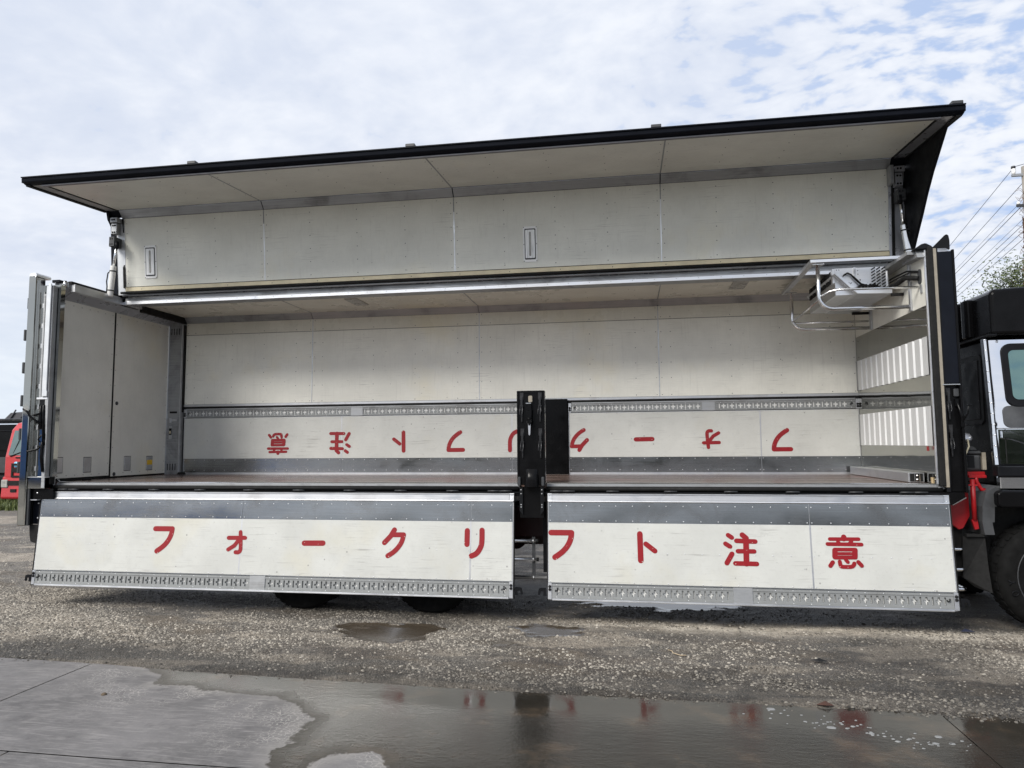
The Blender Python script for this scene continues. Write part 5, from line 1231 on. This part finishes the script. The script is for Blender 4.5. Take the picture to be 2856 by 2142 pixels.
tag(gp, 'small pile of grit at the tip of the dry patch in the wet concrete', 'grit')

# ================================================================== background, left
rc = empty('red_truck', (-11.7, 13.6, 0), 'red cab-over truck parked facing us behind the rear of the wing truck', 'truck')
X0, X1, Yf = -12.91, -10.55, 12.0
def front(mb, prof, x0, x1): return mb.prism(prof, x0, x1, 'x')
body = front(MB(), [(12.02, .92), (12.02, 1.55), (12.22, 2.40), (12.42, 2.62), (12.8, 2.72), (14.0, 2.72), (14.0, .75), (12.1, .75)], X0+.04, X1-.04).build('cab_body', 'redcab', rc, bevel=.05, seg=2)
sub(front(MB(), [(12.012, 1.60), (12.215, 2.38), (12.23, 2.38), (12.03, 1.60)], X0+.17, X1-.17), 'windshield', 'glass', body)
sub(front(MB(), [(11.97, .30), (12.02, .92), (12.4, .92), (12.4, .2), (12.0, .22)], X0-.02, X1+.02), 'bumper', 'redcab', body, bevel=.03)
sub(MB().box(X0+.05, X1-.05, 11.965, 12.0, .66, .80), 'bumper_slot', 'rubber', body)
sub(MB().box(X0+.0, X0+.24, 11.955, 12.0, .58, .83).box(X1-.24, X1, 11.955, 12.0, .58, .83), 'headlight', 'lensdim', body, bevel=.02)
m_ = MB()
for z0, z1, x0 in ((1.28, 1.34, .32), (1.06, 1.20, .32), (.90, .96, .32)): m_.box(X0+x0, X1-x0, 11.99, 12.03, z0, z1)
m_.box(X0+.32, X0+.38, 11.989, 12.03, .90, 1.34); sub(m_, 'grille_slot', 'rubber', body)
sub(MB().box(X0+.6, X1-.6, 11.985, 12.03, 1.09, 1.17), 'grille_bar', 'chrome', body)
sub(MB().box(X0+.45, X0+.75, 11.995, 12.03, 1.50, 1.54), 'wiper_slot', 'rubber', body)
sub(MB().tube([(X0+.25, 12.0, 1.56), (X0+.7, 12.03, 1.72), (X0+1.0, 12.04, 1.74)], .018, 6).tube([(X0+.95, 12.0, 1.56), (X0+1.35, 12.03, 1.72)], .018, 6).tube([(X0+.33, 12.03, 1.65), (X0+.45, 12.12, 2.1)], .01, 5), 'wiper', 'rubber', body)
sub(MB().lathe([(.095, 0), (.095, -.006), (.0005, -.007)], (X0+.47, 12.018, 1.30), 'y', 20), 'round_sticker', 'bluest', body)
sub(MB().box(X0+.35, X0+.55, 11.96, 12.0, .44, .54).box(X1-.55, X1-.35, 11.96, 12.0, .44, .54), 'tow_hole', 'rubber', body)
mi = MB().tube([(X0+.05, 12.2, 2.35), (X0-.3, 12.0, 2.38), (X0-.34, 12.0, 2.25)], .025, 6).box(X0-.42, X0-.26, 11.95, 12.02, 1.75, 2.28).build('side_mirror', 'blackm', rc, bevel=.03)
MB().lathe([(.0005, 0), (.48, 0), (.5, .05), (.5, .25), (.0005, .3)], (X0+.25, 13.0, .5), 'x', 24).build('wheel', 'tyre', rc)
MB().lathe([(.0005, 0), (.48, 0), (.5, .05), (.5, .25), (.0005, .3)], (X1-.55, 13.0, .5), 'x', 24).build('wheel', 'tyre', rc)
MB().box(X0+.1, X1-.1, 14.02, 19.0, .75, 2.3).build('cargo_box', 'tarp', rc)
bt = empty('black_truck', (-15.2, 17.0, 0), 'black dump truck with a ribbed grey tarpaulin behind the red truck', 'truck')
b1 = MB().box(-17.2, -14.2, 14.6, 17.4, .6, 2.88).build('cab_body', 'black', bt, bevel=.08, seg=2)
sub(MB().box(-17.0, -14.4, 14.55, 14.6, 1.75, 2.55), 'windshield', 'black', b1); sub(MB().box(-17.15, -14.25, 14.56, 14.605, 2.66, 2.70), 'visor_trim', 'chrome', b1)
sub(MB().box(-17.1, -14.3, 14.52, 14.6, .95, 1.5), 'grille', 'grey', b1); sub(MB().box(-17.25, -14.15, 14.4, 14.7, .45, .85), 'bumper', 'blackm', b1, bevel=.05)
b2 = MB().prism([(-18.6, 2.9), (-18.2, 3.25), (-15.35, 3.42), (-14.85, 3.38), (-13.9, 2.95), (-13.9, 2.6), (-18.6, 2.6)], 17.5, 22, 'y').build('tarpaulin', 'tarp', bt, bevel=.04)
m_ = MB()
for k in range(8): x = -18.2+.48*k; m_.tube([(x+.30, 17.47, 3.36), (x-.05, 17.47, 2.85)], .03, 6)
sub(m_, 'tarp_rib', 'tarp', b2)
MB().box(-18.4, -14.0, 17.5, 22, .9, 2.62).build('dump_body', 'blackm', bt)
MB().tube([(-14.1, 14.6, 2.3), (-13.75, 14.4, 2.35), (-13.72, 14.4, 2.2)], .03, 6).box(-13.85, -13.62, 14.35, 14.42, 1.55, 2.25).build('side_mirror', 'blackm', bt, bevel=.02)
for x in (-16.9, -14.6): MB().lathe([(.0005, 0), (.5, 0), (.5, .3), (.0005, .3)], (x, 15.6, .5), 'x', 20).build('wheel', 'tyre', bt)
def blades(n, xr, yr, hmin, hmax, name, seed, mat='grass'):
    g = np.random.default_rng(seed); x = g.uniform(*xr, n); y = g.uniform(*yr, n); h = g.uniform(hmin, hmax, n)*(.4+fbm(x*.9, y*.9, 90)); a = g.uniform(0, 6.28, n); wd = h*.05+.008
    lx, ly = g.normal(0, .3, n)*h, g.normal(0, .3, n)*h
    dx, dy = np.cos(a)*wd, np.sin(a)*wd
    co = np.stack([np.stack([x-dx, y-dy, 0*x-.01], 1), np.stack([x+dx, y+dy, 0*x-.01], 1), np.stack([x+lx*.4+dx*.6, y+ly*.4+dy*.6, h*.6], 1), np.stack([x+lx*.4-dx*.6, y+ly*.4-dy*.6, h*.6], 1), np.stack([x+lx, y+ly, h], 1)], 1).reshape(-1, 3)
    f = []
    for i in range(n): b = 5*i; f += [(b, b+1, b+2, b+3), (b+3, b+2, b+4)]
    me = bpy.data.meshes.new(name); me.from_pydata(co.tolist(), [], f); me.materials.append(MT[mat]); o = bpy.data.objects.new(name, me); COL.objects.link(o); o['kind'] = 'stuff'; return o
tag(blades(9000, (-15.5, -7.0), (10.6, 13.2), .08, .26, 'grass', 3), 'strip of short green grass under the parked red truck', 'grass')

# ================================================================== background, right: pole, wires, tree
PX, PY = 19.97, 18.0
po = empty('utility_pole', (PX, PY, 0), 'concrete utility pole wrapped in dry brown vines behind the cab', 'utility pole')
MB().tube([(PX, PY, 0), (PX, PY, 11.0)], .20, 16, True, .13).build('shaft', 'conc_pole', po)
ca = MB().box(19.52, 20.6, PY-.06, PY-.135+.16, 10.67, 10.75).build('crossarm', 'alu_dull', po)
MB().box(19.50, 20.5, PY-.26, PY-.19, 9.56, 9.64).build('crossarm', 'grey', po)
MB().box(19.78, 20.3, PY-.22, PY-.15, 9.98, 10.04).build('crossarm', 'alu_dull', po)
ins = MB().lathe([(.0005, 10.72), (.05, 10.72), (.05, 10.78), (.07, 10.80), (.05, 10.82), (.075, 10.85), (.055, 10.87), (.075, 10.90), (.05, 10.94), (.06, 11.02), (.0005, 11.03)], (19.58, PY-.02, 0), 'z', 14).build('insulator', 'insul', po)
sub(MB().lathe([(.0005, 11.03), (.065, 11.02), (.068, 10.945), (.05, 10.94)], (19.58, PY-.02, .002), 'z', 14), 'insulator_cap', 'grey', ins)
MB().lathe([(.0005, 9.64), (.05, 9.64), (.05, 9.72), (.0005, 9.74)], (19.56, PY-.22, 0), 'z', 10).build('insulator', 'insul', po)
vn = MB(); g = np.random.default_rng(11)
for k in range(240):
    z = g.uniform(6.0, 9.9); a = g.uniform(0, 6.28); r = .15+.012*(10-z); hh = g.uniform(.15, .6)
    dens_ = (10.3-z)/4
    if g.random() > dens_: continue
    pts = [(PX+(r+.03*g.random())*math.cos(a+q*.5), PY+(r+.03*g.random())*math.sin(a+q*.5), z+hh*(q-2)/2) for q in range(5)]; vn.tube(pts, .014, 4)
for k in range(70):
    z = g.uniform(6.2, 10.2); a = g.uniform(2.2, 4.1); l = g.uniform(.08, .34); c0 = Vector((PX+.15*math.cos(a), PY-.15, z)); dirn = Vector((-1, -.2*g.random(), g.normal(0, .5)))
    pts = [tuple(c0+dirn*l*t+Vector((0, 0, .12*math.sin(t*4+k)-.08*t))) for t in np.linspace(0, 1, 6)]; vn.tube(pts, .006, 4)
for k in range(900):
    z = g.uniform(6, 9.2); a = g.uniform(0, 6.28); r = .16+g.random()*.13*(9.8-z)/3; p_ = Vector((PX+r*math.cos(a), PY+r*math.sin(a), z)); e1 = Vector(g.normal(0, 1, 3)).normalized()*.04; e2 = Vector(g.normal(0, 1, 3)).normalized()*.03
    vn.add([p_-e1, p_+e2, p_+e1, p_-e2], [(0, 1, 2, 3)])
vn.build('vine', 'vine', po, recalc=False, kind='stuff')
VD = Vector((.2176, .976, 0)).normalized()
def wire_dir():
    d = fw*1.0 + (2192-1428)/1972.73*r2 - (1237-1071)/1972.73*u2
    d.z = 0; return d.normalized()
VD = wire_dir()
wl = [((19.58, 10.98), .010, 'uppermost black power line, from the white insulator at the pole top'), ((19.88, 10.50), .010, 'second power line from the top, tied to the bare pole below the top crossarm'),
      ((19.545, 9.60), .006, 'thin third power line from the tip of the dark lower crossarm'), ((19.82, 9.72), .011, 'thick power line just above the dark lower crossarm'),
      ((19.735, 9.18), .006, 'thin cable below the dark crossarm, upper of the lowest four'), ((19.725, 8.99), .009, 'cable second from the top of the lowest four'),
      ((19.71, 8.76), .009, 'cable third from the top of the lowest four'), ((19.68, 8.49), .009, 'lowest of all the cables leaving the vine-wrapped pole')]
for (x, z), r, lb in wl:
    a = Vector((x, PY-.1, z)); pts = [a+VD*t+Vector((0, 0, -.9*(t/45)*(1-t/45)*0.35)) for t in np.linspace(0, 45, 12)]
    if z > 10.9: pts = [Vector((x+6, PY-6, z+.35)), Vector((x+2, PY-2, z+.05))]+pts
    tag(MB().tube(pts, r, 5).build('power_line', 'wire', None), lb, 'power line', 'power lines leaving the vine-wrapped pole')
tr = empty('tree', (23.3, 22.5, 0), 'leafy tree with small olive leaves behind the cab and the pole', 'tree')
tk = MB().tube([(23.3, 22.5, 0), (23.25, 22.5, 2.2), (23.4, 22.45, 4.2)], .26, 10, True, .15); g = np.random.default_rng(21); tips = []
for k in range(16):
    a = g.uniform(0, 6.28); l = g.uniform(1.6, 3.0); e = Vector((23.35+l*math.cos(a), 22.5+l*.8*math.sin(a), 5.4+g.uniform(-.6, 2.6)))
    s_ = Vector((23.35, 22.48, 3.4+g.uniform(0, 1.0))); mid_ = (s_+e)/2+Vector((0, 0, .35)); tk.tube([s_, mid_, e], .07, 6, True, .02); tips.append(e)
    for q in range(4):
        e2 = e+Vector(g.normal(0, .65, 3)); tk.tube([mid_*.4+e*.6, e2], .022, 5, True, .007); tips.append(e2)
for e in (Vector((20.75, 22.0, 7.55)), Vector((21.3, 22.1, 8.05)), Vector((21.9, 22.2, 8.5)), Vector((20.9, 22.0, 7.2)), Vector((22.4, 22.2, 8.3)), Vector((21.6, 22.0, 7.5))):
    tk.tube([Vector((23.3, 22.45, 5.0)), (Vector((23.3, 22.45, 5.6))+e)/2, e], .05, 6, True, .01); tips += [e, e*.85+Vector((23.3, 22.45, 6.2))*.15]
tk.build('trunk', 'bark', tr)
cr = MB()
for e in tips:
    for k in range(280):
        p_ = e+Vector(g.normal(0, .36, 3)); d = Vector(g.normal(0, 1, 3)); d.z -= .5; d.normalize(); q_ = d.orthogonal().normalized()*g.uniform(.025, .042); l = g.uniform(.09, .17)
        cr.add([p_, p_+d*l*.5+q_, p_+d*l, p_+d*l*.5-q_], [(0, 1, 2, 3)])
cr.build('crown', 'leaf', tr, recalc=False, kind='stuff')
# tree belt and sheds beyond the yard behind the viewer (only seen as reflections)
hb = MB(); g = np.random.default_rng(31)
for k in range(9000):
    x = g.uniform(-15, 60); hgt = 1.8+3.6*float(fbm(np.array([x*.11]), np.array([0.0]), 95)[0])
    z = hgt*g.random()**.8; y = -42+g.normal(0, 1.6); d = Vector(g.normal(0, 1, 3)).normalized(); q_ = d.orthogonal().normalized(); s_ = g.uniform(.3, .6)
    hb.add([Vector((x, y, z))-d*s_, Vector((x, y, z))+q_*s_, Vector((x, y, z))+d*s_, Vector((x, y, z))-q_*s_], [(0, 1, 2, 3)])
o = hb.build('tree_belt', 'hedge', None, recalc=False, kind='stuff'); tag(o, 'dark belt of trees along the far edge of the yard', 'trees')

bs = empty('blue_shed', (-29, -33, 0), 'long blue metal shed across the yard facing the open side of the truck', 'shed')
MT['bluewall'] = simple('blue_sheet', (.10, .22, .52), .5, 0, .1, 2)
MB().box(-40, -17, -36, -33, 0, 4.1).build('wall', 'bluewall', bs)
MB().prism([(-36.4, 4.1), (-32.6, 4.1), (-34.5, 4.9)], -40.4, -16.6, 'x').build('roof', 'alu_dull', bs)
MB().box(-30, -26, -33.0, -32.94, 0, 3.2).build('door', 'grey', bs)
# window glass that takes the pale green tint seen in the photograph
gm, N, p = base('tinted_window'); p.inputs['Base Color'].default_value = (.16, .26, .25, 1); p.inputs['Roughness'].default_value = .03
p.inputs['Metallic'].default_value = .75
for o in bpy.data.objects:
    if o.name.startswith('side_window'): o.data.materials[0] = gm

# ------------------------------------------------------------------ one object per separate piece
SPLIT = {'side_seal', 'wall_angle', 'bracket_cheek', 'fairing_ribs', 'post_rim', 'louvre_slots', 'fan_opening', 'end_cap', 'rubber_bumper', 'corner_plate', 'cross_member',
         'floor_bearer', 'subframe', 'post_slots', 'hook', 'gate_hook', 'guard_foot', 'tag_plate', 'headlight', 'tow_hole', 'grille_slot', 'tarp_rib', 'bent_pipe', 'pipe_clip', 'end_plug',
         'wiper', 'stay', 'post_edge', 'corner_angle', 'support_rod', 'guard_tube', 'side_panel_lower', 'deck_seam', 'gate_hinge_leaf', 'casing_strap', 'hose', 'end_rib', 'lift_bar', 'seal_strip', 'clamp'}
RENAME = {'fairing_ribs': 'fairing_rib', 'louvre_slots': 'louvre_slot', 'post_slots': 'post_slot'}
INNER = {'side_guard': 'guard_pipe', 'chassis': 'frame_rail'}
def islands(me):
    n = len(me.vertices); par = list(range(n))
    def find(a):
        while par[a] != a: par[a] = par[par[a]]; a = par[a]
        return a
    for e in me.edges:
        a, b = find(e.vertices[0]), find(e.vertices[1])
        if a != b: par[a] = b
    g = {}
    for p_ in me.polygons: g.setdefault(find(p_.vertices[0]), []).append(p_.index)
    return list(g.values())
for o in list(bpy.data.objects):
    bn = o.name.split('.')[0]
    if o.type != 'MESH' or (bn not in SPLIT and bn not in INNER): continue
    me = o.data; isl = islands(me)
    if len(isl) < 2: 
        continue
    made = []
    for fs in isl:
        idx = sorted({v for f in fs for v in me.polygons[f].vertices}); mp_ = {v: i for i, v in enumerate(idx)}
        m2 = bpy.data.meshes.new(RENAME.get(bn, bn)); m2.from_pydata([tuple(me.vertices[v].co) for v in idx], [], [tuple(mp_[v] for v in me.polygons[f].vertices) for f in fs])
        m2.polygons.foreach_set('use_smooth', [me.polygons[f].use_smooth for f in fs]); m2.materials.append(me.materials[0]); m2.update(); made.append(m2)
    o.data = made[0]
    if bn in RENAME: o.name = RENAME[bn]
    for m2 in made[1:]:
        d = o.copy(); d.data = m2; COL.objects.link(d)
        if bn in INNER: d.name = INNER[bn]; d.parent = o; d.matrix_parent_inverse = Matrix(); d.matrix_basis = Matrix()
        else: d.name = RENAME.get(bn, bn)
